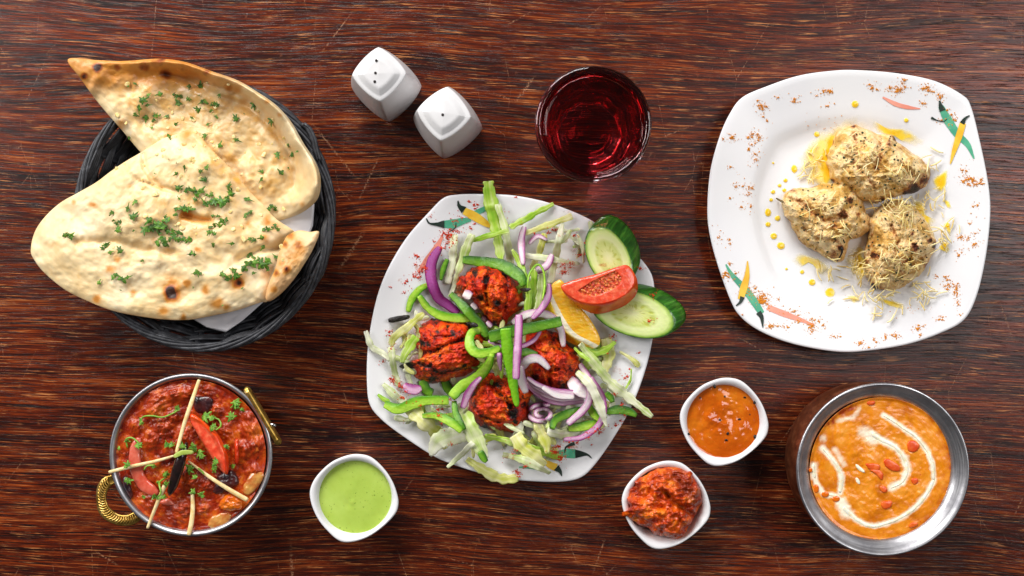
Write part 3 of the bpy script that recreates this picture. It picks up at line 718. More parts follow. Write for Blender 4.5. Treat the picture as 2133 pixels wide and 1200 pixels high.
    # coriander and garlic baked on
    up = [(425, 150, 14), (457, 142, 20), (508, 183, 18), (545, 181, 26), (490, 202, 34), (506, 222, 22), (606, 180, 14), (625, 193, 40), (622, 212, 30), (663, 155, 22), (664, 200, 20), (720, 210, 44), (762, 218, 36), (710, 143, 26), (783, 188, 18),
          (694, 238, 26), (750, 246, 22), (472, 243, 34), (457, 263, 22), (540, 266, 38), (525, 284, 24), (575, 267, 20), (494, 278, 28), (615, 297, 18), (678, 274, 18), (741, 296, 20), (772, 270, 22), (845, 271, 28), (918, 228, 32), (985, 289, 30),
          (724, 347, 22), (787, 376, 26), (857, 360, 28), (430, 352, 20), (943, 482, 18), (945, 518, 24), (1020, 482, 28), (1010, 421, 26), (1065, 415, 28), (1050, 380, 14), (1085, 405, 14), (990, 624, 42), (590, 350, 28), (516, 310, 14), (880, 258, 8), (700, 185, 10), (1052, 470, 10)]
    lw = [(730, 510, 46), (685, 555, 60), (765, 600, 80), (740, 575, 40), (825, 560, 34), (822, 535, 22), (650, 622, 60), (610, 652, 26), (780, 690, 60), (750, 722, 44), (770, 655, 36), (540, 690, 70), (520, 705, 60), (600, 715, 56), (575, 755, 60), (555, 700, 50),
          (645, 750, 54), (895, 645, 50), (900, 592, 34), (378, 680, 40), (388, 705, 28), (452, 655, 34), (425, 620, 32), (450, 603, 24), (358, 645, 22), (195, 730, 50), (335, 772, 44), (360, 798, 22), (392, 786, 28), (480, 832, 20), (397, 900, 60), (315, 913, 22),
          (675, 800, 40), (760, 770, 26), (695, 880, 50), (825, 765, 26), (905, 748, 36), (943, 740, 26), (950, 780, 24), (905, 810, 50), (925, 838, 80), (985, 815, 50), (1000, 700, 36), (970, 710, 40), (1028, 750, 24), (828, 895, 56), (835, 865, 26), (972, 862, 26),
          (918, 880, 16), (872, 938, 14), (648, 472, 24), (610, 492, 20), (735, 466, 22), (712, 480, 20), (622, 585, 18), (573, 657, 16), (447, 714, 14), (628, 545, 30), (685, 590, 20), (680, 935, 12), (795, 1005, 10), (585, 435, 7), (615, 448, 8), (530, 490, 7), (395, 945, 10), (645, 975, 10)]
    for lst, par in ((up, u), (lw, lo)):
        for x, y, s in lst:
            px, py = z1(x, y)
            if s > 34:
                for q in range(3 if s < 56 else 5):
                    a = random.uniform(-.5, .5); d = (q - (1 if s < 56 else 2)) * s / 1.875 * .27
                    put('coriander_fleck', FLECK[random.randrange(5)], px + d * math.cos(a), py + d * math.sin(a) + random.uniform(-2, 2), s / 1.875 * random.uniform(.75, 1.1), par, tilt=.28, dz=.0009, flat=.5)
            else: put('coriander_fleck', FLECK[random.randrange(5)], px, py, s / 1.875 * 1.9, par, tilt=.25, dz=.0009, flat=.5)
    k = 0
    for i in range(900):
        if k > 95: break
        x, y = random.uniform(300, 1120), random.uniform(130, 860)
        if y < 600 and x > 360: par = u if (y < (x - 640) * .95 + 320 or x < 480 or (y < 310)) else lo
        else: par = lo
        dens = math.exp(-((x - 720) / 260) ** 2 - ((y - 480) / 240) ** 2)
        if random.random() > dens or y > 300 + (x + 700) : continue
        px, py = z1(x, y)
        if par is u and (y > 560): continue
        if hm(np.array([px]), np.array([py]))[0] < .058 or (x < 480 and y < 330 and y > 110 + 1.2 * (x - 230)) : continue
        put('garlic_bit', GARL[random.randrange(4)], px, py, random.uniform(4, 13), par, tilt=.25, dz=-.0002, flat=.35); k += 1
naans()

# ------------------------------------------------------------------ salt and pepper shakers
def shaker(top, base, rot, holes, label, h=.070):
    tc = W(top[0], top[1], h); bc = W(base[0], base[1], .010)
    c = (tc + bc) / 2; n = 160; th = np.arange(n) / n * 2 * PI
    p = 1.29      # cushion square standing on its corner
    r = (np.abs(np.cos(th)) ** p + np.abs(np.sin(th)) ** p) ** (-1 / p)
    th2 = th + rot; out = np.stack([r * np.cos(th2), r * np.sin(th2)], -1)
    rt, rb = wl(57, h), wl(72, .02)
    rows = [(.02, h + .0022, .3), (rt * .45, h + .0020, .25), (rt * .60, h + .0016, .15), (rt * .64, h + .0006, .12), (rt * .72, h + .0003, .1), (rt * .755, h - .0006, .06), (rt * .86, h - .001, .03), (rt * .955, h - .0012, 0), (rt * .985, h - .0017, 0), (rt * 1.0, h - .0028, 0),
            (rt * 1.03, h - .006, 0), (rt * 1.13, h * .75, 0), (rt * 1.24, h * .52, 0), (rb * 1.0, h * .28, 0), (rb * 1.0, h * .15, 0), (rb * .97, h * .06, 0), (rb * .92, h * .012, .02), (rb * .87, 0, .05)]
    rows = [(f, z, 0) for f, z, q in rows]; rows[0] = (rt * .02, h + .0022, 0)
    # steps of roundness are done on the outline itself
    V = []
    for i, (f, z, q) in enumerate(rows): V.append(np.column_stack([f * out[:, 0] + c[0], f * out[:, 1] + c[1], np.full(n, z)]))
    V = np.concatenate(V + [[[c[0], c[1], h + .0023]], [[c[0], c[1], 0]]]); j = np.arange(n); k = (j + 1) % n; N = len(rows) * n
    root = empty('condiment_shaker', (c[0], c[1], 0)); tag(root, label, 'shaker', 'white square condiment shakers')
    mk('body', V, [gridfaces(len(rows), n), np.stack([np.full(n, N), k, j], -1), np.stack([np.full(n, N + 1), N - n + j, N - n + k], -1)], M_SHK, root)
    for hx, hy in holes:
        q = W(hx, hy, h + .0022); a = np.arange(16) / 16 * 2 * PI; R = .00115
        hv = [(q[0] + R * s * math.cos(x), q[1] + R * s * math.sin(x), h + zz) for s, zz in ((1, .0026), (1, .0), ) for x in a] + [(q[0], q[1], h + .0024)]
        jj = np.arange(16); kk = (jj + 1) % 16
        mk('hole', hv, [gridfaces(2, 16), np.stack([np.full(16, 32), kk, jj], -1)], M_HOLE_SHADE, root)  # dark disc on the top, the hole's inner shade put into its colour
shaker((785, 149), (811, 187), math.radians(2), [(784, 126), (782, 152), (780.5, 170)], 'white shaker with three holes in its top, the upper left of the pair', .070)
shaker((920, 235), (938, 261), math.radians(-7), [(922, 239)], 'white shaker with a single hole in its top, nearer the glass', .070)

# ------------------------------------------------------------------ glass of red drink
def glass():
    h = .088; c = W(1236, 259, h); R = wl(122, h); n = 120; th = np.arange(n) / n * 2 * PI
    out = np.stack([np.cos(th), np.sin(th)], -1) * R
    def mod(t, f, z):
        k = .8 * float(sm(.050, .030, np.array(z))) * (1 if f > .6 else .0)
        q = np.mod(t + .1, PI / 5) - PI / 10; pg = math.cos(PI / 10) / np.cos(q)
        return 1 + k * (pg - 1) * 1.0
    root = tag(empty('drinking_glass', (c[0], c[1], 0)), 'clear faceted glass tumbler filled with dark red drink', 'glass')
    inner = [(.40, .011), (.47, .014), (.56, .024), (.66, .042), (.73, .058), (.80, .072), (.83, .080), (.848, .0845)]
    rows = [(.02, .011, 1), (.2, .0112, 1)] + [(f, z, 1) for f, z in inner] + [(.875, .0868, 1), (.90, .0884, 1), (.93, .0891, 1), (.975, .0886, 1), (1.0, .087, 1), (.995, .084, 1), (.975, .077, 1), (.93, .066, 1), (.86, .050, 1), (.76, .028, 1), (.69, .008, 1), (.665, .0015, 1), (.63, 0, 1), (.5, .0012, 1), (.1, .0018, 1)]
    loft('glass_wall', c, out, rows, glassm(), root, captop=True, capbot=True, mod=mod)
    zl = .081; wr = [(.02, zl, 1), (.5, zl, 1), (.79, zl, 1), (.818, zl + .0002, 1), (.838, zl + .0010, 1), (.834, zl - .001, 1), (.803, .072, 1), (.733, .058, 1), (.663, .042, 1), (.563, .024, 1), (.473, .0138, 1), (.403, .0106, 1), (.02, .0106, 1)]
    o, V = loft('red_drink', c, out, wr, winem(), captop=True, capbot=True, mod=mod)
    tag(o, 'dark red drink filling the glass tumbler', 'drink')
glass()

# ------------------------------------------------------------------ plates
PR = L(zr, 640, 48, 800, 60, 950, 90, 1060, 145, 1094, 190, 1130, 330, 1160, 480, 1170, 600, 1155, 760, 1120, 920, 1070, 1022, 980, 1075, 850, 1120, 700, 1145, 570, 1150, 400, 1120, 270, 1070, 190, 1010, 150, 940, 100, 800, 70, 680, 63, 580, 75, 440, 110, 310, 150, 220, 200, 155, 300, 110, 420, 70, 540, 52)
PC = [(924, 412), (893, 442), (848, 493), (811, 553), (788, 609), (773, 672), (765, 735), (764, 798), (770, 843), (794, 874), (835, 906), (892, 944), (930, 963), (993, 984), (1057, 998), (1110, 1003), (1167, 1004), (1208, 996), (1236, 972), (1274, 919), (1315, 849), (1344, 773), (1360, 703), (1364, 640), (1362, 588), (1350, 558), (1320, 525), (1260, 477), (1215, 450), (1155, 426), (1110, 414), (1060, 406), (1000, 404), (955, 405)]
PROWS = [(.02, .0075), (.30, .0074), (.50, .0075), (.585, .0084), (.625, .0104), (.66, .0126), (.70, .0142), (.76, .0155), (.86, .0180), (.95, .0204), (.983, .0212), (.996, .0212), (1.0, .0203), (.995, .0192), (.96, .0178), (.80, .0130), (.66, .0085), (.60, .0040), (.58, .0006), (.565, 0), (.545, .0006), (.53, .0025), (.1, .003)]
def plate(outpx, cpx, label):
    z = .021; c = W(cpx[0], cpx[1], z); o2 = spline(outpx, 240, True); out = (W(o2[:, 0], o2[:, 1], z) - c)[:, :2]
    rd = lambda f: .55 * float(sm(.66, .5, np.array(f))) + .12
    rows = [(f, zz, rd(f) if f < .9 else .12 * max(0, 1 - (f - .9) / .09)) for f, zz in PROWS]
    root = tag(empty('dinner_plate', (c[0], c[1], 0)), label, 'plate', 'white rounded-square dinner plates')
    loft('dish', c, out, rows, M_CER, root, captop=True, capbot=True)
    R = np.hypot(*out.T).mean(); th = np.arctan2(out[:, 1], out[:, 0]); circ = np.stack([np.cos(th), np.sin(th)], -1) * R
    fs = np.array([r[0] for r in rows[:12]]); zs = np.array([r[1] for r in rows[:12]]); rs = np.array([r[2] for r in rows[:12]])
    for f in np.linspace(.004, .996, 260):
        rr = np.interp(f, fs, rs); p = f * ((1 - rr) * out + rr * circ); p = p[np.repeat(np.arange(240), 4)] * .75 + 0 * p[:1] if False else p
        q = np.concatenate([p + (np.roll(p, -1, 0) - p) * a for a in (0, .25, .5, .75)])
        splat(np.column_stack([q[:, 0] + c[0], q[:, 1] + c[1], np.full(len(q), np.interp(f, fs, zs))]), 1)
    return root
plate_r = plate(PR, (1769, 440), 'white rounded-square plate at right with pale herb chicken and grated cheese')
plate_c = plate(PC, (1064, 705), 'white rounded-square plate in the middle with tandoori chicken and salad')

PAINT = {k: simple('painted_' + k, a, .45, b_, 90, spec=.2) for k, a, b_ in (('green', '62b48e', '46997a'), ('yellow', 'efc84a', 'e6b030'), ('red', 'eda18d', 'e38c78'), ('stalk', '1d2a24', '2c3a32'))}
def painted(parent, pts, w, col, dz=.0003):
    P = spline(pts, max(10, int(len(pts) * 6))); n = len(P); T = np.gradient(P, axis=0); T /= np.linalg.norm(T, axis=1)[:, None]; Nn = np.stack([-T[:, 1], T[:, 0]], -1)
    ww = np.interp(np.linspace(0, 1, n), np.linspace(0, 1, len(w)), w); V = []
    for q in np.linspace(-.5, .5, 5):
        p = P + Nn * (ww * q)[:, None]; V.append(W(p[:, 0], p[:, 1], hm(p[:, 0], p[:, 1]) + dz))
    zs = np.mean([v[:, 2] for v in V], axis=0); zs = gsm(zs, 2)
    V = [np.column_stack([v[:, :2], np.maximum(gsm(v[:, 2], 2), 0)]) for v in V]
    return mk('painted_chilli', np.concatenate(V), [gridfaces(5, n, wrap=False)], PAINT[col], parent)
# right plate, upper right corner and lower left corner
for pts, w, c_ in ((L(zr, 975, 190, 1000, 240, 1040, 300, 1080, 340, 1105, 395), [16, 26, 22, 16, 4], 'green'), (L(zr, 1062, 255, 1045, 310, 1025, 370, 1012, 415), [18, 20, 14, 3], 'yellow'),
                   (L(zr, 748, 155, 800, 182, 850, 195, 895, 200), [5, 13, 12, 3], 'red'), (L(zr, 970, 168, 975, 190, 982, 208), [4, 12, 18], 'stalk'), (L(zr, 1088, 226, 1070, 238, 1058, 258), [3, 8, 15], 'stalk'),
                   (L(zr, 938, 235, 960, 245, 985, 250, 1000, 240), [8, 3, 3, 2], 'stalk'),
                   (L(zr, 135, 808, 160, 850, 210, 905, 250, 960, 275, 1000), [4, 14, 20, 22, 18], 'green'), (L(zr, 220, 795, 218, 850, 205, 900, 192, 945), [3, 14, 22, 16], 'yellow'),
                   (L(zr, 298, 975, 360, 1000, 420, 1022, 480, 1045), [16, 18, 13, 4], 'red'), (L(zr, 262, 995, 275, 1015, 280, 1056), [16, 10, 2], 'stalk'), (L(zr, 200, 935, 192, 955, 175, 970), [14, 8, 3], 'stalk')):
    painted(plate_r, pts, [q * .72 for q in w], c_, .0003 if c_ in ('green', 'red') else .0006)
for pts, w, c_ in ((L(za, 645, 378, 720, 375, 790, 355, 850, 345), [48, 66, 50, 24], 'green'), (L(za, 880, 300, 930, 275, 985, 252, 1080, 252), [40, 36, 26, 8], 'green'), (L(za, 800, 280, 850, 305, 910, 340, 980, 385, 1020, 400), [50, 62, 60, 44, 14], 'yellow'),
                   (L(za, 640, 470, 590, 560, 530, 640, 460, 730), [20, 44, 44, 16], 'red'), (L(za, 522, 335, 545, 370, 600, 378, 655, 378), [8, 12, 26, 56], 'stalk'), (L(za, 755, 205, 765, 245, 800, 275), [8, 26, 56], 'stalk'), (L(za, 740, 368, 735, 405, 690, 435), [5, 8, 5], 'stalk'),
                   (L(zd, 380, 955, 430, 960, 500, 965), [20, 66, 66], 'green'), (L(zd, 610, 995, 580, 970, 530, 965, 500, 965), [4, 14, 40, 62], 'stalk'), (L(zd, 130, 1052, 190, 1052, 240, 1062), [10, 20, 16], 'green'), (L(zd, 290, 1000, 330, 1035, 375, 1055), [20, 46, 56], 'yellow'),
                   (L(zd, 412, 1112, 400, 1080, 375, 1055), [5, 26, 50], 'stalk'), (L(zd, 430, 960, 440, 920, 495, 895), [6, 14, 28], 'stalk')):
    painted(plate_c, pts, [q / 3.4 for q in w], c_, .0003 if c_ in ('green', 'red') else .0006)

# ------------------------------------------------------------------ small dip bowls
DIPO = [(748, 946), (768, 950), (786, 962), (806, 984), (820, 1008), (828, 1032), (830, 1048), (826, 1066), (812, 1084), (792, 1102), (768, 1118), (744, 1127), (720, 1130), (702, 1124), (682, 1106), (664, 1084), (652, 1060), (646, 1038), (646, 1020), (654, 1000), (670, 980), (690, 963), (710, 953), (730, 947)]
def dipbowl(cx, cy, label):
    z = .034; o2 = spline([(x - 738 + cx, y - 1038 + cy) for x, y in DIPO], 160, True); c = W(cx, cy, z); out = (W(o2[:, 0], o2[:, 1], z) - c)[:, :2]
    rows = [(.02, .006, 1), (.45, .0065, 1), (.62, .011, 1), (.74, .018, 1), (.82, .0255, 1), (.86, .0305, .95), (.885, .0330, .75), (.925, .0345, .38), (.96, .0350, .12), (.985, .0348, .02), (1.0, .0338, 0), (.993, .0322, 0), (.94, .024, .2), (.80, .012, .6), (.62, .003, 1), (.56, 0, 1), (.52, 0, 1), (.5, .0015, 1), (.05, .002, 1)]
    o, V = loft('dip_bowl', c, out, rows, M_CER, captop=True, capbot=True); splat(V[:160 * 11], 2)
    for f in np.linspace(.01, .98, 70):
        rr = np.interp(f, [r[0] for r in rows[:10]], [r[2] for r in rows[:10]]); R = np.hypot(*out.T).mean(); th = np.arctan2(out[:, 1], out[:, 0])
        p = f * ((1 - rr) * out + rr * R * np.stack([np.cos(th), np.sin(th)], -1)); splat(np.column_stack([p[:, 0] + c[0], p[:, 1] + c[1], np.full(160, np.interp(f, [r[0] for r in rows[:10]], [r[1] for r in rows[:10]]))]), 1)
    return tag(o, label, 'bowl', 'small white dip bowls')
b1 = dipbowl(738, 1038, 'small white bowl holding the pale green mint dip')
b2 = dipbowl(1509, 879, 'small white bowl holding smooth orange sauce')
b3 = dipbowl(1388, 1052, 'small white bowl holding the chunky red-brown pickle')
def circ(cx, cy, r, n=40, ry=None): return [(cx + r * math.cos(i / n * 2 * PI), cy + (ry or r) * math.sin(i / n * 2 * PI)) for i in range(n)]
M_MINT = sauce('green_mint_sauce', ('9db646', 'aac352', 'b6ce62'), '4d6b1c', .66, .22, 30, .10, 420)
M_ORNG = sauce('orange_sauce', ('b04a02', 'c25a06', 'd27212'), 'f0a33c', .72, .14, 45, .28, 500)
M_SEED = simple('black_onion_seed', '100c0c', .4)
def zmint(px, py, t, th): return .0285 + .0012 * sm(.93, 1, t) + .0007 * np.exp(-(np.hypot(px - 733, py - 1047) / 6) ** 2) - .0006 * np.exp(-(np.hypot(px - 727, py - 1050) / 9) ** 2) + .0006 * (fbm(px / 40, py / 40, 3) - .5)
tag(patch('mint_dip', circ(738.6, 1037, 78.5), (738.6, 1037), zmint, M_MINT, nth=120, nt=50, zb=.02, thick=.006), 'pale green mint dip speckled with herbs in small bowl', 'dip')
def zor(px, py, t, th): return .0290 + .0010 * sm(.92, 1, t) + .0036 * (fbm(px / 30, py / 30, 8) - .5) * (1 - t ** 4) + .0007 * (fbm(px / 9, py / 9, 9) - .5) + .0012 * groove(px, py, L(lambda x, y: (1280 + x / 3.078, 770 + y / 3.078), 600, 310, 660, 345, 720, 350, 690, 240), 8)
os_ = tag(patch('orange_sauce', circ(1507.5, 878, 80), (1507.5, 878), zor, M_ORNG, nth=120, nt=60, zb=.02, thick=.006), 'glossy orange sauce with black seeds in small bowl', 'sauce')
BIT = [proto_mesh('onion_seed', *bit_mesh(20 + s), M_SEED) for s in range(3)]
for x, y, s in ((641, 108, 8), (835, 178, 5.5), (898, 210, 7.5), (707, 172, 4.5), (549, 180, 4), (800, 318, 6), (675, 322, 5), (726, 410, 7), (717, 451, 6), (900, 430, 8), (476, 413, 6.5), (868, 288, 3)):
    put('black_seed', BIT[s.__hash__() % 3], 1280 + x / 3.078, 770 + y / 3.078, s, os_, tilt=.2, dz=.0001, flat=.5)

# ------------------------------------------------------------------ pickle
M_PICK = picklem()
def zq(f): return lambda x, y: (1280 + x / 3.078, 770 + y / 3.078)
zp = zq(0)
out = L(zp, 45, 915, 75, 905, 95, 880, 78, 820, 95, 770, 125, 740, 118, 705, 150, 685, 190, 680, 230, 648, 290, 632, 350, 622, 420, 628, 465, 650, 485, 642, 515, 670, 520, 710, 545, 750, 555, 800, 560, 860, 530, 910, 505, 960, 480, 1000, 455, 1045, 420, 1080, 385, 1085, 330, 1070, 260, 1055, 220, 1020, 165, 1000, 110, 965, 75, 950, 45, 942)
def zpk(px, py, t, th):
    d = .022 * np.sqrt(np.clip(1 - t ** 3.5, 0, 1)); r = ridged(px / 26, py / 22, 51, 3); w = worley(px / 13, py / 11, 52)
    return .029 + d * .72 + .009 * (r - .6) + .0035 * (.5 - w) + .006 * (fbm(px / 34, py / 34, 53) - .5) + .0025 * (fbm(px / 6, py / 6, 54) - .5) - .007 * groove(px, py, L(zp, 330, 790, 380, 850, 440, 890, 500, 930), 5) + .003 * groove(px, py, L(zp, 110, 860, 250, 950, 440, 960), 14)
def apk(px, py, t, th, z): return dict(dark=np.clip(groove(px, py, L(zp, 400, 680, 460, 760, 520, 830), 16) + np.exp(-(np.hypot(px - zp(148, 758)[0], py - zp(148, 758)[1]) / 6) ** 2) + .8 * groove(px, py, L(zp, 330, 790, 440, 890, 510, 920), 4), 0, 1))
tag(patch('pickle', out, zp(320, 850), zpk, M_PICK, nth=200, nt=70, zb=.016, thick=.01, attrf=apk, jag=.03, tpow=.8), 'chunky oily red-brown chilli pickle heaped in small bowl', 'pickle')

# ------------------------------------------------------------------ karahi with tomato curry
def bowl_circ(name, cpx, rpx, z, rows, mat, parent, attrs=None, n=160):
    c = W(*cpx, z); R = wl(rpx, z); th = np.arange(n) / n * 2 * PI; out = np.stack([np.cos(th), np.sin(th)], -1) * R
    o, V = loft(name, c, out, [(f, zz, 1) for f, zz in rows], mat, parent, captop=True, capbot=True); splat(V, 1); return o, c, R
kc = W(397, 948, .050); KR = empty('karahi', (kc[0], kc[1], 0)); tag(KR, 'steel karahi with two brass handles holding red vegetable curry', 'karahi')
bowl_circ('bowl', (397, 948), 170, .050, [(.02, .004), (.5, .0045), (.7, .010), (.84, .022), (.905, .036), (.925, .044), (.935, .0475), (.945, .0492), (.962, .0502), (.980, .0505), (.994, .0500), (1.0, .0488), (.994, .0476), (.982, .0472), (.965, .046), (.95, .040), (.88, .024), (.74, .008), (.6, .001), (.55, 0), (.5, .0012), (.05, .002)], steel('karahi_steel', 'c6c5c8', .32, .46, (kc[0], kc[1])), KR)
def ring_handle(out_px, in_px, z, thick, wall=None):
    O = spline(out_px, 60); I = spline(in_px, 60); V = []
    for k, (f, dz) in enumerate(((0, 0), (.08, .5), (.2, .42), (.5, .30), (.8, .42), (.92, .5), (1, 0), (.92, -.5), (.5, -.6), (.08, -.5))):
        p = O * (1 - f) + I * f; V.append(W(p[:, 0], p[:, 1], z(p) + dz * thick))
    V = np.stack(V, 1).reshape(-1, 3); j = np.arange(10); k = (j + 1) % 10; n = 60
    return mk('handle', np.concatenate([V, [V[:10].mean(0), V[-10:].mean(0)]]), [gridfaces(n, 10), np.stack([np.full(10, n * 10), k, j], -1), np.stack([np.full(10, n * 10 + 1), (n - 1) * 10 + j, (n - 1) * 10 + k], -1)], M_BRASS, KR), O, I
ho, O, I = ring_handle(L(zk, 165, 722, 120, 735, 85, 770, 66, 820, 64, 880, 72, 950, 100, 1000, 150, 1035, 215, 1058, 290, 1058, 340, 1035, 368, 1005),
                       L(zk, 190, 785, 165, 800, 145, 825, 133, 860, 135, 900, 152, 935, 185, 965, 225, 985, 265, 985, 300, 972, 315, 965, 330, 955), lambda p: .0405 + 0 * p[:, 0], .0045)
ho['label'] = 'brass loop handle engraved with a leaf pattern'
for i in range(3, 57, 2):
    m0 = O[i] * .84 + I[i] * .16; m1 = O[min(i + 2, 59)] * .16 + I[min(i + 2, 59)] * .84; mid = (m0 + m1) / 2 + (O[i] - O[i - 2]) * .55
    P = spline([m0, mid, m1], 9); C = W(P[:, 0], P[:, 1], .0405 + .0022)
    tube('leaf_ornament', C, .0011 * np.sin(np.linspace(.35, PI - .2, 9)), M_BRASS, ho, 6)
# right handle, folded up so it is seen edge-on
a0, a1 = np.array(zk(1062, 172)), np.array(zk(1258, 500)); s = np.linspace(0, 1, 40)
A = W(*a0, .048); Bq = W(*a1, .048); ctr = (A + Bq) / 2; ax = (Bq - A) / 2
Cc = np.array([ctr + ax * math.cos(t) * -1 + np.array([-.0072, -.0034, -.028]) * math.sin(t) for t in np.linspace(0, PI, 44)])
o, _ = tube('handle', Cc, .0040, M_BRASS, KR, 10, flat=.8); o['label'] = 'brass loop handle seen edge-on'
tube('handle_bar', np.array([A + (Bq - A) * q for q in np.linspace(-.02, 1.02, 20)]) + [0, 0, .001], .0026, M_BRASS, KR, 10)
M_STL2 = steel('polished_steel', 'd0d0d2', .12, .2)
rv = W(*zk(1225, 397), .047); tube('rivet', [rv - [.004, -.001, 0], rv, rv + [.002, 0, 0], rv + [.003, 0, 0]], np.array([.0019, .0019, .0017, .0008]), M_STL2, KR, 10)

lumps = [(zk(470, 230), 36, 1), (zk(560, 200), 28, 1), (zk(650, 190), 26, .9), (zk(450, 300), 26, .9), (zk(800, 170), 24, .7), (zk(500, 400), 40, .9), (zk(430, 480), 30, .8), (zk(560, 340), 26, .9), (zk(1080, 420), 36, .9), (zk(1120, 520), 36, .9), (zk(1040, 560), 28, .8),
         (zk(1060, 340), 24, .7), (zk(690, 760), 30, 1), (zk(660, 720), 22, .9), (zk(800, 800), 24, .8), (zk(900, 440), 26, .5), (zk(420, 900), 36, .6), (zk(620, 960), 34, .6), (zk(560, 1010), 26, .5), (zk(760, 950), 26, .6), (zk(330, 620), 26, .4), (zk(320, 400), 28, .5), (zk(640, 460), 30, .7), (zk(850, 300), 20, .8), (zk(1110, 690), 22, .6)]
def lumpf(px, py):
    r = np.zeros_like(px)
    for (x, y), rad, s_ in lumps: r = np.maximum(r, s_ * np.exp(-((px - x) ** 2 + (py - y) ** 2) / (rad / 1.9) ** 2))
    return r
def zcu(px, py, t, th):
    l = lumpf(px, py)
    return .0455 + .0050 * l + .0045 * l * (ridged(px / 12 + py / 40, py / 12 - px / 50, 61, 3) - .5) + .0040 * l * (.45 - worley(px / 9, py / 8, 66)) + .0030 * (fbm(px / 16, py / 16, 62) - .5) * (1 - t ** 6) + .0016 * (fbm(px / 6, py / 6, 63) - .5) + .0008 * sm(.95, 1, t)
CUR = tag(patch('vegetable_curry', circ(397, 948, 157), (397, 948), zcu, curry(), nth=260, nt=110, zb=.03, thick=.01, tpow=.6, attrf=lambda px, py, t, th, z: dict(lump=lumpf(px, py))), 'thick red tomato and vegetable curry in the karahi', 'curry')

def atom(px, py, t, th, z): return dict(skin=sm(.70, .86, t), cavity=px * 0)
M_TOM = tomato()
M_TSKIN = simple('tomato_skin', 'cf2f12', .16, 'dd4a1e', 60, coat=.4, coatr=.06, sss=.1, ssss=.003)
M_TPINK = simple('cooked_tomato', 'bf4630', .22, 'd6705a', 90, .3, 200, coat=.3, coatr=.1, sss=.1, ssss=.003)
M_AUB = simple('aubergine_skin', '1e1018', .3, '5a2420', 90, .6, 200, coat=.2, coatr=.1)
M_GING = simple('ginger_stick', 'f0dcaa', .45, 'e2bf7c', 200, .35, 700, sss=.08, ssss=.002)
M_CHIL = simple('dried_chilli', '17100f', .18, '2c1715', 200, .5, 300, coat=.5, coatr=.08)
M_ONC = simple('cooked_onion', 'cf9c50', .22, 'b5622c', 100, .3, 250, coat=.4, sss=.1, ssss=.003)
M_CAR = simple('cooked_carrot', 'c9540a', .2, 'dd7412', 120, .3, 250, coat=.4, sss=.1, ssss=.003)
def chunk(name, out, h, mat, label, cat, seed=0, z0=None, jag=.05, smooth=2.5, nth=70, nt=18, attrf=None, group=None, bump=.25, **kw):
    out = [tuple(q) for q in out]; C = np.mean(out, axis=0)
    u = float(np.median(hm(*(C + (np.array(out) - C) * .6).T))) if z0 is None else z0
    def zf(px, py, t, th): return u + h * np.sqrt(np.clip(1 - t ** smooth, 0, 1)) * (1 + bump * 2 * (fbm(px / 9, py / 9, seed) - .5)) + .0004
    o = patch(name, out, C, zf, mat, nth=nth, nt=nt, zb=u - .003, thick=.004, jag=jag, seed=seed, attrf=attrf, **kw)
    return tag(o, label, cat, group)
chunk('aubergine_chunk', L(zk, 715, 215, 770, 205, 835, 222, 825, 270, 790, 320, 730, 315, 705, 280), .0028, M_AUB, 'dark aubergine chunk near the top rim of the curry', 'aubergine', 1, jag=.12)
chunk('aubergine_chunk', L(zk, 850, 760, 880, 715, 950, 690, 985, 720, 1000, 780, 950, 820, 880, 855, 830, 840), .0045, M_AUB, 'glossy purple aubergine chunk right of the curry centre', 'aubergine', 2, jag=.14)
chunk('aubergine_chunk', L(zk, 240, 740, 270, 735, 290, 790, 305, 850, 295, 880, 262, 840, 240, 790), .004, M_AUB, 'dark green-black aubergine sliver at the lower left of the curry', 'aubergine', 3)
chunk('onion_chunk', L(zk, 800, 1050, 830, 1000, 890, 970, 950, 975, 940, 1020, 900, 1075, 830, 1085), .0022, M_ONC, 'pale cooked onion piece at the bottom rim of the curry', 'onion', 4, jag=.14)
chunk('onion_chunk', L(zk, 1030, 820, 1060, 740, 1110, 700, 1165, 710, 1150, 770, 1100, 830, 1060, 850), .0022, M_ONC, 'translucent cooked onion petal at the right rim of the curry', 'onion', 5, jag=.14)
chunk('carrot_chunk', L(zk, 870, 930, 900, 870, 960, 850, 1020, 880, 1025, 940, 970, 965, 900, 960), .007, M_CAR, 'orange carrot chunk in the lower right of the curry', 'carrot', 6, jag=.12)
chunk('pepper_chunk', L(zk, 975, 500, 995, 490, 1005, 570, 1000, 640, 980, 650, 972, 580), .004, M_TSKIN, 'narrow red pepper sliver at the right of the curry', 'pepper', 7)
tag(strip('tomato_slice', L(zk, 345, 480, 318, 570, 325, 680, 370, 780, 470, 850), [16, 24, 26, 27, 18], .0035, M_TPINK, curl=.1, lift=-.0012, wn=.12, taper=(.5, .5)), 'cooked pink tomato crescent at the left of the curry', 'tomato')
chunk('tomato_slice', L(zk, 480, 905, 520, 880, 550, 885, 578, 920, 530, 925), .002, M_TPINK, 'small red tomato tip below the dark chilli', 'tomato', 8)
o = patch('tomato_wedge', L(zk, 680, 325, 710, 325, 740, 345, 800, 395, 870, 460, 920, 560, 938, 650, 925, 722, 880, 690, 830, 620, 780, 540, 720, 440, 680, 370), zk(815, 520), lambda px, py, t, th: .0535 + .0045 * np.sqrt(np.clip(1 - t ** 5, 0, 1)) + .0025 * sm(9, 0, dline(px, py, L(zk, 690, 335, 765, 370, 850, 470, 900, 580, 915, 700))) + .0006 * (fbm(px / 8, py / 8, 9) - .5), M_TOM, nth=120, nt=36, zb=.045, raise_=2,
          attrf=lambda px, py, t, th, z: dict(skin=sm(11, 5, dline(px, py, L(zk, 690, 330, 780, 380, 890, 480, 930, 590, 935, 720))), cavity=px * 0))
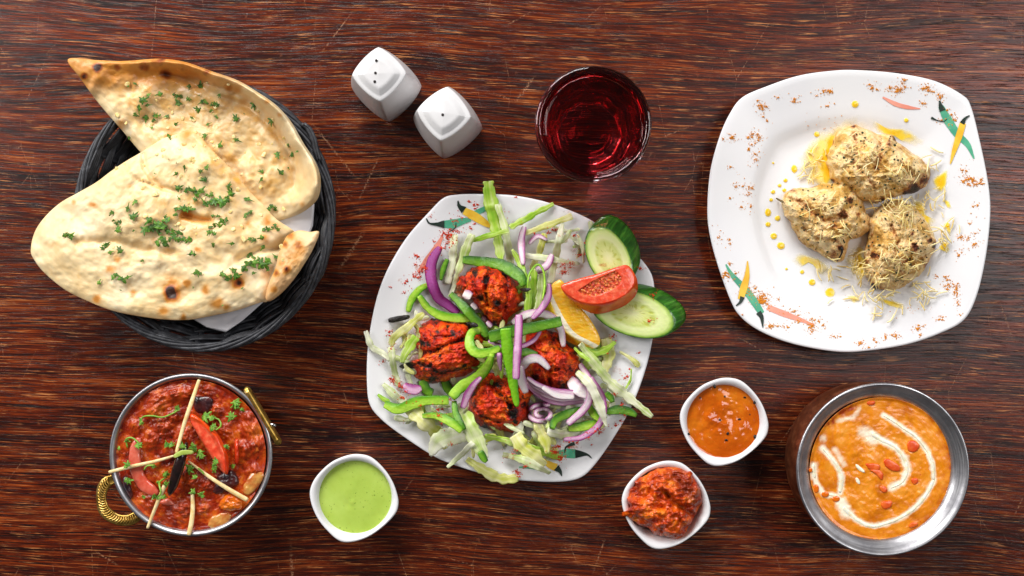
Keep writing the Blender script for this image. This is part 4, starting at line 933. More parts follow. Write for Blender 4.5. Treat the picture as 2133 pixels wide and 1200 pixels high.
tag(o, 'bright red raw tomato wedge lying on the curry', 'tomato')
o, V = tube('dried_chilli', [W(*zk(x, y), z).tolist() for x, y, z in ((660, 510, .056), (650, 545, .056), (630, 590, .057), (615, 640, .057), (600, 690, .057), (585, 740, .056), (570, 790, .055), (553, 835, .054), (545, 858, .053))], np.array([.0012, .0028, .0042, .0048, .005, .0046, .0042, .003, .001]), M_CHIL, None, 12)
tag(o, 'shiny black whole dried chilli in the middle of the curry', 'chilli'); splat(V, 3)
for pts, w, lab in ((L(zk, 742, 98, 690, 250, 640, 400, 592, 578), [7, 9, 8, 7], 'longest ginger stick, orange at its upper end, pointing to the top rim'),
                    (L(zk, 148, 706, 300, 668, 450, 635, 580, 598), [7, 8, 7, 5], 'ginger stick reaching over the left rim of the karahi'),
                    (L(zk, 670, 632, 800, 730, 930, 815, 1060, 890), [3, 7, 9, 10], 'ginger stick pointing to the lower right of the curry'),
                    (L(zk, 517, 790, 470, 900, 430, 1000, 402, 1075), [9, 8, 7, 6], 'ginger stick crossing the lower left rim'),
                    (L(zk, 696, 830, 700, 940, 690, 1040, 672, 1120), [6, 9, 10, 10], 'flat ginger stick hanging over the bottom rim')):
    tag(strip('ginger_stick', pts, w, .0022, M_GING, k=8, taper=(.8, .8), nsec=8, sq=.4, raise_=2), lab, 'ginger')
M_PGR = simple('pale_green_stem', '9db24a', .35, 'b9c96a', 200, .2, 400)
tag(strip('spring_onion_slice', L(zk, 575, 605, 630, 578, 705, 575), [9, 11, 8], .0015, M_PGR, k=4), 'pale green stem slice at the centre of the curry', 'spring onion')
M_CST = simple('coriander_stem', '6a9628', .45, '8ab23e', 200)
cl = [(800, 340, 34, 'large coriander leaf over the top of the tomato wedge'), (840, 400, 24, 'coriander leaf curling against the tomato wedge'), (590, 290, 18, 'coriander leaf at the end of the curved stem'), (985, 268, 26, 'coriander leaf near the upper right rim of the karahi'),
      (1035, 292, 16, 'small coriander leaf nearest the right brass handle'), (948, 340, 26, 'darker coriander leaf below the upper right one'), (365, 370, 18, 'coriander leaf at the upper left of the curry'), (275, 500, 16, 'coriander leaf against the left rim'),
      (350, 530, 18, 'coriander leaf on the pink tomato crescent'), (270, 655, 22, 'coriander leaf lying on the left ginger stick'), (280, 768, 22, 'coriander leaf on the dark sliver at lower left'), (545, 520, 24, 'coriander leaf left of the long ginger stick'), (640, 530, 22, 'coriander leaf above the dried chilli'),
      (700, 545, 22, 'coriander leaf right of the centre stem slice'), (755, 590, 28, 'coriander leaf beside the tomato wedge'), (690, 680, 28, 'coriander leaf right of the dried chilli'), (710, 738, 18, 'coriander leaf on the lump below the centre'), (840, 640, 22, 'coriander leaf touching the lower side of the tomato wedge'), (850, 690, 20, 'coriander leaf above the purple aubergine chunk'),
      (525, 720, 20, 'coriander leaf left of the dried chilli'), (525, 780, 18, 'coriander leaf on the lower left ginger stick'), (480, 780, 14, 'thin coriander leaf beside the lower ginger stick'), (455, 870, 20, 'coriander leaf at the tip of the pink tomato crescent'), (508, 868, 14, 'tiny coriander leaf by the lower ginger stick'), (700, 835, 20, 'coriander leaf at the top of the bottom ginger stick'),
      (755, 850, 18, 'coriander leaf just right of the bottom ginger stick'), (382, 868, 12, 'tiny coriander leaf at the lower left'), (440, 662, 14, 'small coriander leaf over the tomato crescent'), (215, 548, 10, 'tiny coriander leaf at the left edge of the sauce'), (925, 540, 18, 'dark coriander leaf behind the tomato wedge'), (965, 665, 14, 'coriander leaf above the right aubergine chunk')]
for i, (x, y, s_, lab) in enumerate(cl):
    px, py = zk(x, y); lf = tag(put('coriander_leaf', LEAF[i % 5], px, py, s_ * 1.15, None, tilt=.45, dz=.0022, rot=i * 1.7), lab, 'coriander leaf', 'coriander leaves on the curry')
    lf2 = put('leaf_lobe', LEAF[(i + 2) % 5], px + s_ * .22 * math.cos(i * 2.3), py + s_ * .22 * math.sin(i * 2.3), s_ * .75, None, tilt=.5, dz=.003); loc = lf2.location.copy(); lf2.parent = lf; lf2.matrix_parent_inverse = lf.matrix_basis.inverted()
for pts, lab in ((L(zk, 350, 400, 370, 345, 430, 335, 500, 345, 570, 318, 600, 300), 'curved coriander stem at the upper left of the curry'), (L(zk, 270, 545, 262, 490, 300, 480, 340, 510, 360, 545), 'looped coriander stem near the left rim'),
                 (L(zk, 830, 350, 870, 360, 885, 400, 850, 430), 'curled coriander stem over the tomato wedge'), (L(zk, 378, 692, 400, 665, 450, 660), 'short coriander stem over the tomato crescent'), (L(zk, 525, 740, 480, 775, 490, 840, 470, 870), 'coriander stem along the lower ginger stick'),
                 (L(zk, 735, 680, 760, 700, 775, 720), 'short thick green stem on the right ginger stick')):
    tag(strip('herb_sprig', pts, 3.6, .0014, M_CST, k=2, nsec=6), lab, 'coriander stem')

# ------------------------------------------------------------------ handi with korma
mc = W(1839, 978, .075); HR = tag(empty('handi', (mc[0], mc[1], 0)), 'steel handi with copper belly holding the orange korma', 'handi')
M_HST = steel('handi_steel', 'd6d5d8', .26, .42, (mc[0], mc[1]))
bowl_circ('bowl', (1839, 978), 180, .075, [(.02, .012), (.6, .013), (.78, .030), (.80, .050), (.808, .060), (.815, .0640), (.828, .0672), (.85, .0695), (.885, .0712), (.925, .0728), (.955, .0742), (.975, .0754), (.990, .0757), (1.0, .0750), (1.002, .0738), (.993, .0728), (.96, .0715), (.90, .068), (.868, .063), (.862, .058), (.84, .058), (.82, .05), (.80, .03), (.62, .011), (.02, .010)], M_HST, HR)
bowl_circ('belly', (1839, 978), 180, .075, [(.80, .0585), (.865, .0590), (.885, .056), (.935, .048), (.962, .038), (.958, .028), (.92, .016), (.82, .006), (.68, .001), (.62, 0), (.6, 0), (.05, .001)], copper(), HR)
sw1 = L(zm, 660, 255, 720, 290, 790, 340, 860, 385, 930, 470, 970, 560, 975, 660, 930, 750, 850, 840, 760, 900, 680, 930, 600, 950, 530, 930, 460, 880, 410, 830, 370, 760, 290, 750, 240, 680, 220, 570)
sw2 = L(zm, 590, 370, 650, 410, 730, 450, 790, 520, 810, 600, 780, 670, 710, 710); sw3 = L(zm, 280, 460, 350, 540, 385, 600, 400, 650, 390, 740)
def crm(px, py):
    w = 1 + .6 * (fbm(px / 12, py / 12, 71) - .5)
    a = np.maximum.reduce([1.0 * groove(px, py, sw1, 6 * w), 1.0 * groove(px, py, sw2, 8 * w), .9 * groove(px, py, sw3, 7 * w), 1.0 * groove(px, py, L(zm, 400, 800, 430, 860), 13 * w), .75 * groove(px, py, L(zm, 540, 360, 600, 400), 15 * w), .62 * np.exp(-(np.hypot(px - zm(285, 400)[0], py - zm(285, 400)[1]) / 9) ** 2), .6 * groove(px, py, L(zm, 360, 470, 410, 560), 8 * w), .9 * groove(px, py, L(zm, 225, 570, 225, 640), 8 * w), .55 * groove(px, py, L(zm, 380, 290, 470, 270, 510, 215), 6 * w)])
    return a
def zko(px, py, t, th): return .0672 + .0010 * sm(.95, 1, t) + .0014 * (fbm(px / 20, py / 20, 72) - .5) * (1 - t ** 6) + .0005 * (fbm(px / 7, py / 7, 73) - .5)
KO = tag(patch('korma', circ(1836.5, 978, 150), (1836, 978), zko, korma(), nth=260, nt=110, zb=.055, thick=.01, tpow=.6,
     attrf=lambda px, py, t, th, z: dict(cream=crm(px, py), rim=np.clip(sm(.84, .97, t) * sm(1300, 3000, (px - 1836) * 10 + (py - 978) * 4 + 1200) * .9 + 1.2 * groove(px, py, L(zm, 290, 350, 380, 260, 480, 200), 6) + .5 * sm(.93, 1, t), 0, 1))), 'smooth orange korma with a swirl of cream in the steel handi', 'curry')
M_CRM = creamm()
for pts, w in ((sw1[:7], [3, 6, 7, 7, 6, 7, 8]), (sw1[6:15], [8, 10, 10, 8, 8, 9, 10, 12, 16]), (sw2, [12, 13, 11, 10, 9, 7, 3]), (sw3, [4, 7, 11, 13, 12]), (L(zm, 372, 760, 330, 752, 290, 745), [10, 7, 5]), (L(zm, 224, 560, 222, 600, 235, 650), [7, 11, 5]), (L(zm, 488, 562, 515, 590, 545, 612), [7, 11, 6]), (L(zm, 490, 645, 500, 665, 512, 685), [7, 11, 7])):
    o = strip('cream_swirl', pts, [q * .8 for q in w], .0003, M_CRM, KO, k=1, droop=True, up=0, lift=-.0001, curl=.30, wn=.3, seed=5, taper=(.2, .2), nsec=10, sq=1.0, raise_=1)
M_RB = simple('red_pepper_piece', 'd2420f', .3, 'e86a24', 150, coat=.1, coatr=.1, sss=.1, ssss=.003)
for i, (o_, lab) in enumerate(((L(zm, 815, 420, 850, 415, 885, 440, 875, 470, 845, 488, 815, 470), 'red pepper piece inside the right curve of the cream'), (L(zm, 550, 560, 600, 555, 640, 570, 630, 600, 570, 590), 'red pepper piece at the centre of the korma'), (L(zm, 575, 595, 630, 595, 660, 625, 650, 660, 615, 625), 'small folded red pepper piece just below the central one'),
                               (L(zm, 665, 535, 700, 530, 760, 570, 758, 605, 710, 600, 670, 570), 'flat orange-red pepper piece in the inner cream curl'), (L(zm, 835, 655, 870, 650, 878, 675, 850, 690), 'little red pepper piece right of the inner cream curl'), (L(zm, 640, 700, 670, 698, 685, 725, 665, 740, 645, 725), 'orange-red pepper piece under the tip of the inner curl'),
                               (L(zm, 648, 800, 690, 790, 715, 800, 700, 835, 660, 840), 'red pepper piece in the lower middle of the korma'), (L(zm, 822, 940, 845, 922, 872, 928, 870, 945, 830, 958), 'red pepper piece beside the lower right rim'), (L(zm, 560, 172, 605, 168, 600, 190, 565, 192), 'red pepper sliver at the top edge of the korma'))):
    chunk('pepper_piece', o_, .0007, M_RB, lab, 'pepper piece', i, jag=.1, nth=40, nt=8, group='red pepper pieces in the korma')
M_OIL2 = simple('orange_oil', 'dd6a0c', .08, 'e06a10', 90, coat=.4)
for o_ in (circ(*zm(297, 750), 8, 16, 6), circ(*zm(365, 778), 8, 16, 6), circ(*zm(240, 714), 6, 16, 9), circ(*zm(205, 598), 4, 12, 5)):
    o = chunk('oil_drop', o_, .0006, M_OIL2, None, None, 3, jag=0, nth=24, nt=6); o.parent = KO; o.location = o.location - KO.location

# ------------------------------------------------------------------ chicken
def meat(name, out, C, h, mat, label, group, cat, seed, chars, folds, zbase=.0085, tp=2.4, rough=1.0, parent=None):
    def zf(px, py, t, th):
        d = np.clip(1 - t ** tp, 0, 1) ** .55
        z = zbase + h * d * (.86 + .28 * fbm(px / 38, py / 38, seed)) + rough * (.0055 * d + .001) * (ridged(px / 24 + .3 * fbm(px / 9, py / 9, seed + 3), py / 20, seed + 1, 3) - .62) + rough * .0042 * (fbm(px / 8, py / 8, seed + 2) - .5) + rough * .0015 * (fbm(px / 3.5, py / 3.5, seed + 4) - .5)
        for ln, w, dep in folds: z = z - .75 * dep * groove(px + 6 * (fbm(px / 10, py / 10, seed) - .5), py, ln, w)
        return z
    def at(px, py, t, th, z):
        c = spots(px, py, chars, seed)
        for ln, w, dep in folds: c = np.maximum(c, .34 * groove(px, py, ln, w * 1.1) * (dep > 0))  # darker along the folds as well as at the char spots
        return dict(char=c + .16 * sm(.9, 1, t))
    o = patch(name, out, C, zf, mat, nth=220, nt=80, zb=zbase - .002, thick=.01, jag=.06, seed=seed, attrf=at, tpow=.75, raise_=1)
    return tag(o, label, cat, group)
ze = lambda x, y: (940 + x / 5.453, 520 + y / 5.453); zf_ = lambda x, y: (940 + x / 5.453, 700 + y / 5.453)
zg = lambda x, y: (1600 + x / 5.613, 240 + y / 5.613); zh = lambda x, y: (1580 + x / 4.615, 380 + y / 4.615)
# (the four tandoori pieces are added after the leaves and strips that lie under them)
def tandoori_pieces():
    T1 = [(957, 575), (966, 573), (978, 564), (986, 555.5), (1009, 548.4), (1025, 550), (1040, 555.5), (1060, 558), (1077, 581), (1087, 603.6), (1091, 637.6), (1080, 652), (1070, 658), (1060, 669), (1046, 680), (1026, 677), (1012, 657.5), (995, 643), (981, 623.5), (962, 618), (950, 601)]
    meat('tandoori_chicken', T1, (1026, 612), .036, M_TAND, 'top tandoori chicken piece of the four, behind the crossing pepper strips', 'tandoori chicken pieces', 'chicken', 101,
         [(*ze(390, 340), 9, .8), (*ze(620, 270), 10, .85), (*ze(280, 270), 9, .6), (*ze(330, 540), 9, .7), (*ze(640, 400), 11, .5), (*ze(790, 440), 7, .8), (*ze(520, 610), 7, .6), (*ze(400, 180), 10, .5), (*ze(100, 430), 8, .6), (*ze(750, 620), 5, .7), (*ze(500, 840), 8, .55), (*ze(420, 330), 5, .9)],
         [(L(ze, 480, 210, 400, 330, 390, 480, 420, 620), 5, .009), (L(ze, 560, 220, 640, 370, 640, 560, 600, 700), 4, .005), (L(ze, 230, 300, 300, 520, 430, 650, 560, 700), 4, .005), (L(ze, 150, 300, 170, 420, 120, 500), 3, .004)])
    meat('tandoori_chicken', [(866.7, 694), (868, 682), (876, 675), (890, 668), (901.5, 662), (930, 668.5), (955, 672), (974, 675), (990, 690), (1010, 700), (1017, 716), (1012, 735), (1003, 757), (974, 779), (936, 792), (898, 798), (873, 792), (860, 779), (843, 772), (834, 770), (831, 764), (838, 758), (852, 756), (866, 751), (875, 738), (866, 719)], (925, 732), .032, M_TAND,
         'left tandoori chicken piece of the four, with a blackened pointed end', 'tandoori chicken pieces', 'chicken', 202,
         [(*zc(330, 390), 16, 1.2), (*zc(300, 400), 12, 1.2), (*zc(490, 390), 6, .8), (*zc(720, 380), 6, .9), (*zc(540, 160), 8, .7), (*zc(640, 170), 10, .6), (*zc(430, 230), 10, .6), (*zc(480, 240), 8, .5), (*zc(760, 120), 8, .9), (*zc(610, 130), 6, .7), (*zc(520, 90), 12, .5), (*zc(560, 320), 4, .7), (*zc(800, 330), 6, .5), (*zc(520, 470), 10, .5)],
         [(L(zc, 430, 300, 520, 290, 620, 240, 760, 200), 5, .007), (L(zc, 440, 130, 520, 200, 640, 190), 4, .004), (L(zc, 420, 370, 560, 430, 760, 400), 4, .003)])
    meat('tandoori_chicken', [(1090, 708), (1097, 697), (1125.5, 688), (1157, 692), (1170, 703), (1182.5, 716), (1198, 728), (1205, 741), (1210, 755), (1209.4, 767), (1203, 780), (1195, 792), (1193, 803), (1182.5, 811), (1167, 818), (1150, 812), (1135, 808), (1118, 802), (1103, 795), (1092, 779), (1090.7, 751), (1087.5, 719)], (1150, 755), .032, M_TAND,
         'right tandoori chicken piece of the four, beside the lemon wedge', 'tandoori chicken pieces', 'chicken', 303,
         [(*zd(395, 210), 6, .8), (*zd(240, 460), 9, .8), (*zd(470, 400), 9, .55), (*zd(200, 350), 8, .6), (*zd(410, 520), 10, .5), (*zd(500, 300), 7, .5), (*zd(300, 420), 6, .6), (*zd(340, 240), 6, .5), (*zd(430, 300), 12, .35)],
         [(L(zd, 340, 170, 370, 260, 430, 300, 520, 310), 5, .006), (L(zd, 200, 330, 320, 430, 330, 500), 5, .007), (L(zd, 330, 420, 420, 400, 480, 440), 4, .005), (L(zd, 400, 200, 420, 260), 4, .004)])
    meat('tandoori_chicken', [(1002, 781), (1022.5, 777), (1050, 782), (1072, 793), (1088, 800), (1099.5, 800), (1110.5, 817), (1104, 832), (1103, 845), (1102, 865), (1098, 883), (1092, 898), (1079, 900), (1057, 901), (1032, 898), (1006, 891), (984, 878), (976, 858), (978, 828), (988, 805)], (1040, 842), .034, M_TAND,
         'bottom tandoori chicken piece of the four, under the tip of the long pepper strip', 'tandoori chicken pieces', 'chicken', 404,
         [(*zf_(700, 880), 11, .95), (*zf_(660, 800), 7, .9), (*zf_(540, 560), 11, .75), (*zf_(820, 1030), 9, .95), (*zf_(730, 960), 5, 1.0), (*zf_(450, 520), 8, .5), (*zf_(380, 1050), 8, .7), (*zf_(280, 780), 7, .5), (*zf_(860, 640), 6, .5), (*zf_(240, 660), 8, .6), (*zf_(560, 1080), 9, .6), (*zf_(820, 780), 8, .5)],
         [(L(zf_, 430, 470, 480, 600, 600, 700, 680, 800), 5, .008), (L(zf_, 740, 560, 800, 700, 700, 820), 5, .006), (L(zf_, 220, 760, 330, 900, 470, 960, 640, 1000), 4, .004)])

# ------------------------------------------------------------------ salad under and over the tandoori chicken
M_LET = [lettuce('iceberg_pale', 'b4cf62', 'dce4ac', 'f1f1d8'), lettuce('iceberg_green', '86bf24', 'b9d84f', 'dfeaa0'), lettuce('iceberg_yellow', 'cbd04f', 'e6e598', 'f5f0c6'), lettuce('iceberg_white', 'd2df9e', 'ecedd0', 'f8f7e8')]
PAL, GRN, YEL, WHT = M_LET
M_PEP = [pepper('green_pepper_bright', '3c7c08', '72a81a', 'a6cc44'), pepper('green_pepper_dark', '1f4a0a', '3f7412', '6a9a28'), pepper('green_pepper_skin', '4a8c08', '62a410', '7ab420')]
M_ON = [onion('red_onion_purple', '5a0c4c', '86206f', 'a24a92'), onion('red_onion_lilac', '84296e', 'c08aae', 'e6d2da'), onion('red_onion_white', 'a87898', 'ddc8d0', 'f0e8e4'), onion('red_onion_edge', '731460', 'ad5c98', 'd6aac8')]
def leaf(lab, pts, w, m, th=.0011, **kw):
    kw.setdefault('edgewav', .002); kw.setdefault('wav', .005); kw.setdefault('k', 4); kw.setdefault('taper', (.8, .7)); kw.setdefault('wn', .45); kw.setdefault('seed', int(pts[0][0] * 7 + pts[0][1]) % 997)
    o = strip('lettuce_shred', pts, [q * 1.22 for q in w], th, m, nsec=12, **kw); return tag(o, lab, 'lettuce')
def pep(lab, pts, w, m=0, th=.006, **kw):
    th *= .55
    kw.setdefault('k', 5); kw.setdefault('taper', (.9, .85)); kw.setdefault('wn', .14); kw.setdefault('seed', int(pts[0][0]) % 97); o = strip('pepper_strip', pts, [q * 1.22 for q in w], th, M_PEP[m], nsec=16, sq=.32, **kw); return tag(o, lab, 'green pepper')
def oni(lab, pts, w, m=1, th=.004, **kw):
    kw.setdefault('k', 4); kw.setdefault('taper', (.75, .75)); kw.setdefault('wn', .12); kw.setdefault('seed', int(pts[0][0]) % 97); o = strip('onion_strip', pts, [q * 1.15 for q in w], th * .7, M_ON[m], nsec=14, sq=.42, **kw); return tag(o, lab, 'red onion')
R3 = random.Random(5)
# the tangle under everything: nothing tells these shreds apart
def filler(n, cx, cy, rx, ry, mats=(0, 1, 2, 3), inner=0.25, wr=(6, 12), lab='thin lettuce shred lost in the tangle under the tandoori chicken'):
    for i in range(n):
        a = R3.uniform(0, 2 * PI); r = math.sqrt(R3.uniform(inner ** 2, 1)); x, y = cx + rx * r * math.cos(a), cy + ry * r * math.sin(a)
        b_ = R3.uniform(0, PI); l = R3.uniform(14, 34); c = R3.uniform(-9, 9); dx, dy = math.cos(b_), math.sin(b_)
        o = strip('lettuce_shred', [(x - dx * l, y - dy * l), (x - dy * c, y + dx * c), (x + dx * l, y + dy * l)], [R3.uniform(*wr), R3.uniform(*wr), R3.uniform(*wr) * .7], .0009, M_LET[R3.choice(mats)], k=6, nsec=8, edgewav=.004, wav=.004, wn=.5, seed=i, roll=[R3.uniform(-.5, .5), R3.uniform(-.5, .5)], taper=(.5, .4))
        tag(o, lab, 'lettuce', 'lettuce shreds in the tangle under the chicken')
filler(34, 1035, 735, 115, 100, wr=(8, 16))
filler(20, 895, 735, 62, 100, (0, 2, 3), .1, (7, 14)); filler(18, 1110, 620, 44, 62, (0, 1, 3), 0, (8, 15)); filler(24, 1200, 815, 78, 80, (0, 1, 2, 3), 0, (8, 15)); filler(20, 1075, 908, 100, 42, (0, 2, 3), 0, (9, 18)); filler(8, 1190, 500, 60, 30, (0, 3), 0, (6, 10))
filler(26, 1050, 735, 55, 50, (0, 1, 1, 2), 0, (8, 15)); filler(10, 900, 860, 60, 26, (0, 1, 3), 0, (8, 16))
leaf('pale lettuce shred standing out over the top rim of the middle plate', [(1017, 377), (1022, 420), (1034, 480), (1044, 545)], [20, 22, 17, 11], GRN, zmin=.024)
leaf('lettuce shred just right of the one that sticks over the top rim', [(1036, 425), (1050, 470), (1060, 520), (1066, 572)], [12, 14, 14, 10], PAL)
leaf('bright green lettuce shred pointing to the upper right rim', [(1153, 424), (1110, 448), (1062, 474)], [8, 11, 10], GRN)
leaf('pale lettuce shred lying below the bright green one at the top', [(1192, 450), (1145, 468), (1088, 488)], [11, 12, 8], YEL)
leaf('green lettuce shred crossing the foot of the yellow painted chilli', [(981, 503), (1015, 492), (1058, 480)], [6, 10, 9], GRN)
leaf('translucent lettuce shred dropping from the pale one at the upper right', [(1172, 466), (1160, 520), (1146, 590)], [8, 12, 12], WHT)
leaf('lettuce shred between two onion strips at the top', [(1134, 486), (1122, 530), (1106, 562)], [10, 12, 9], YEL)
leaf('whitish lettuce shred left of the top chicken piece', [(946, 487), (942, 540), (932, 592)], [12, 14, 12], WHT)
leaf('long whitish lettuce shred next to the top chicken piece', [(984, 488), (962, 540), (944, 600), (934, 620)], [13, 15, 10, 5], PAL)
leaf('white lettuce shred lying level under the cucumber side', [(1080, 531), (1135, 538), (1207, 550)], [9, 12, 6], WHT)
leaf('lettuce shred right behind the top chicken piece', [(1067, 520), (1084, 552), (1096, 600)], [7, 11, 10], GRN)
leaf('upright lettuce shred in the bundle left of the lemon', [(1112, 560), (1112, 610), (1104, 655)], [10, 16, 14], GRN)
leaf('pale lettuce shred in the bundle left of the lemon', [(1128, 570), (1126, 610), (1116, 655)], [12, 14, 12], PAL)
leaf('short leafy green shred between the top chicken piece and the lemon', [(1095, 585), (1102, 615), (1098, 650)], [12, 15, 10], GRN)
leaf('wavy lettuce shred sticking over the left rim of the middle plate', [(762, 690), (774, 722), (800, 738), (812, 752)], [8, 12, 12, 8], WHT, zmin=.0235)
leaf('curled yellow-green lettuce shred near the black burnt stub', [(882, 652), (850, 680), (820, 705), (815, 722)], [10, 13, 12, 9], YEL)
leaf('broad green lettuce shred touching the left chicken piece', [(868, 702), (848, 728), (836, 755)], [16, 18, 12], GRN)
leaf('pale lettuce shred running down the left side of the plate', [(814, 722), (820, 765), (830, 805)], [10, 12, 8], PAL)
leaf('short white lettuce shred above the left end of the lowest pepper', [(798, 800), (825, 826), (850, 842)], [9, 14, 10], WHT)
leaf('small lettuce tip at the lower left edge of the plate', [(787, 822), (800, 832), (812, 838)], [5, 8, 8], GRN)
leaf('wide pale lettuce ribbon below the left pepper strips', [(852, 848), (880, 875), (915, 908), (928, 935)], [22, 26, 22, 10], YEL)
leaf('frilled white lettuce piece over the lower left rim', [(982, 900), (945, 908), (915, 918), (897, 950)], [26, 34, 30, 8], WHT, zmin=.024)
leaf('wide white-green lettuce ribbon below the bottom chicken piece', [(956, 842), (972, 875), (996, 925), (1012, 956)], [16, 28, 34, 14], PAL, lift=.002)
leaf('thin white lettuce stalk poking over the bottom rim', [(986, 922), (960, 948), (932, 974)], [11, 9, 6], WHT, zmin=.024)
leaf('long limp lettuce shred along the bottom rim', [(972, 956), (1005, 978), (1040, 996), (1080, 998)], [10, 17, 17, 14], YEL, zmin=.0235)
leaf('yellow-green lettuce shred sweeping to the bottom right', [(1010, 908), (1055, 918), (1110, 935), (1172, 955)], [8, 12, 13, 11], GRN)
leaf('broad yellowish lettuce piece at the bottom of the heap', [(1072, 905), (1090, 932), (1120, 955), (1135, 970)], [24, 28, 24, 12], YEL)
leaf('stained pale lettuce shred over the bottom painted chillies', [(1047, 947), (1090, 958), (1146, 986)], [9, 14, 8], PAL)
leaf('upright lettuce point right of the bottom chicken piece', [(1114, 848), (1120, 885), (1136, 920), (1140, 945)], [6, 14, 18, 12], YEL, lift=.002)
leaf('small bent yellow lettuce shred beside the onion spiral', [(1172, 858), (1150, 872), (1140, 893)], [6, 9, 7], GRN, lift=.002)
leaf('translucent lettuce piece under the lower right onions', [(1140, 898), (1180, 905), (1228, 886)], [16, 20, 10], WHT)
leaf('leafy green shred below the lemon tip', [(1245, 712), (1232, 745), (1216, 772)], [14, 20, 14], GRN)
leaf('broad crisp lettuce piece right of the lemon tip', [(1262, 704), (1268, 740), (1256, 778)], [20, 24, 14], YEL)
leaf('bright frilled lettuce curl at the tip of the lemon', [(1218, 722), (1238, 735), (1262, 728), (1282, 712)], [8, 14, 12, 8], GRN)
leaf('tiny withered lettuce curl near the right rim', [(1290, 732), (1316, 748), (1332, 764)], [4, 6, 10], YEL)
leaf('thin curved green lettuce vein near the right rim', [(1315, 768), (1312, 795), (1297, 815)], [3, 5, 3], GRN)

pep('dark pepper strip behind the top chicken piece', [(965, 541), (1000, 545), (1045, 552), (1082, 575), (1092, 596)], [14, 18, 19, 22, 14], 1)
pep('slim pepper strip at the far left above the left chicken piece', [(893, 592), (872, 605), (856, 628), (850, 650)], [8, 12, 13, 9], 0, .004)
pep('thin dark pepper sliver behind the white lettuce at upper left', [(932, 540), (924, 560), (918, 584)], [8, 11, 6], 1, .003)
pep('dark pepper ring piece under the left chicken piece', [(880, 792), (888, 812), (902, 818)], [16, 18, 14], 1, .004)
pep('small dark pepper bit beside the ring piece under the left chicken', [(925, 792), (934, 810), (944, 824)], [14, 18, 12], 1, .004)
pep('upright dark pepper strip beside the wide lettuce ribbon', [(946, 836), (950, 862), (966, 896)], [9, 13, 12], 1, .004)
pep('curved pepper strip below the lowest left one', [(880, 866), (910, 866), (940, 880), (962, 898)], [8, 13, 16, 12], 0, .005)
pep('dark pepper strip nearest the lower right rim', [(1262, 858), (1290, 853), (1312, 858), (1326, 866)], [10, 16, 16, 8], 1, .005, zmin=.024)
pep('pepper strip below the onion layers at the lower right', [(1150, 893), (1156, 876), (1182, 862), (1210, 852)], [10, 14, 14, 10], 1, .005)
pep('bright flat pepper strip at the bottom right of the heap', [(1184, 892), (1215, 888), (1245, 880), (1262, 866)], [12, 16, 14, 8], 0, .005)
pep('small bright pepper leaf shape right of the lower onions', [(1226, 842), (1236, 862), (1250, 876)], [10, 14, 8], 0, .004)
pep('dark pepper bit under the white lettuce shred at right', [(1262, 818), (1272, 828), (1276, 838)], [10, 12, 8], 1, .003)
pep('small dark pepper strip at the lower rim left of centre', [(1000, 940), (1008, 955), (1014, 962)], [10, 14, 8], 1, .003)

# onions low in the heap
oni('striped onion strip behind the lettuce at the top', [(1092, 472), (1086, 505), (1090, 552)], [10, 14, 9], 1)
oni('short onion strip beside the cucumber side of the top tangle', [(1150, 530), (1140, 552), (1118, 566)], [10, 14, 12], 1)
oni('thin onion strip above the upper pair', [(1102, 508), (1120, 492), (1140, 500)], [6, 9, 5], 1, .003)
for i, (r_, lab) in enumerate(((0, 'outermost'), (9, 'second'), (17, 'third'), (25, 'innermost'))):
    oni(lab + ' of the four stacked onion layers at the lower right', [(1098, 800 - r_ * .55), (1122, 822 - r_ * .8), (1160, 838 - r_ * .9), (1216, 836 - r_ * .75)], [7, 10, 11, 8], 3 if i == 0 else 1, .004, lift=.0008 * (3 - i))
sp = [(1128 + (6 + 24 * t) * math.cos(t * 11.5), 862 + (4 + 17 * t) * math.sin(t * 11.5)) for t in np.linspace(.05, 1, 34)]
oni('spiral onion heart in the gap right of the bottom chicken piece', sp, [6] + [8] * 8, 1, .005, droop=True, k=1)
oni('small purple onion chunk under the left chicken piece', [(842, 800), (850, 808), (864, 812), (878, 808)], [12, 20, 20, 12], 3, .005)
oni('translucent onion petal under the right chicken piece', [(1186, 785), (1198, 804), (1216, 818), (1226, 826)], [14, 24, 24, 14], 2, .0018)
oni('whitish onion piece below the right chicken piece', [(1130, 806), (1160, 822), (1196, 826)], [10, 14, 10], 2, .003)
oni('lilac onion strip curving down the right side', [(1208, 758), (1228, 795), (1224, 842), (1182, 884)], [10, 15, 14, 12], 1, .0045)
oni('long brown-edged onion strip at the far lower right', [(1232, 785), (1256, 830), (1252, 878), (1215, 910), (1174, 916)], [6, 11, 12, 11, 7], 3, .004)
# burnt bits lying on the plate
tag(strip('burnt_stub', [(809, 668), (830, 664), (851, 660)], [11, 12, 10], .005, M_CHAR, k=2), 'black burnt vegetable stub on the left side of the middle plate', 'burnt piece')

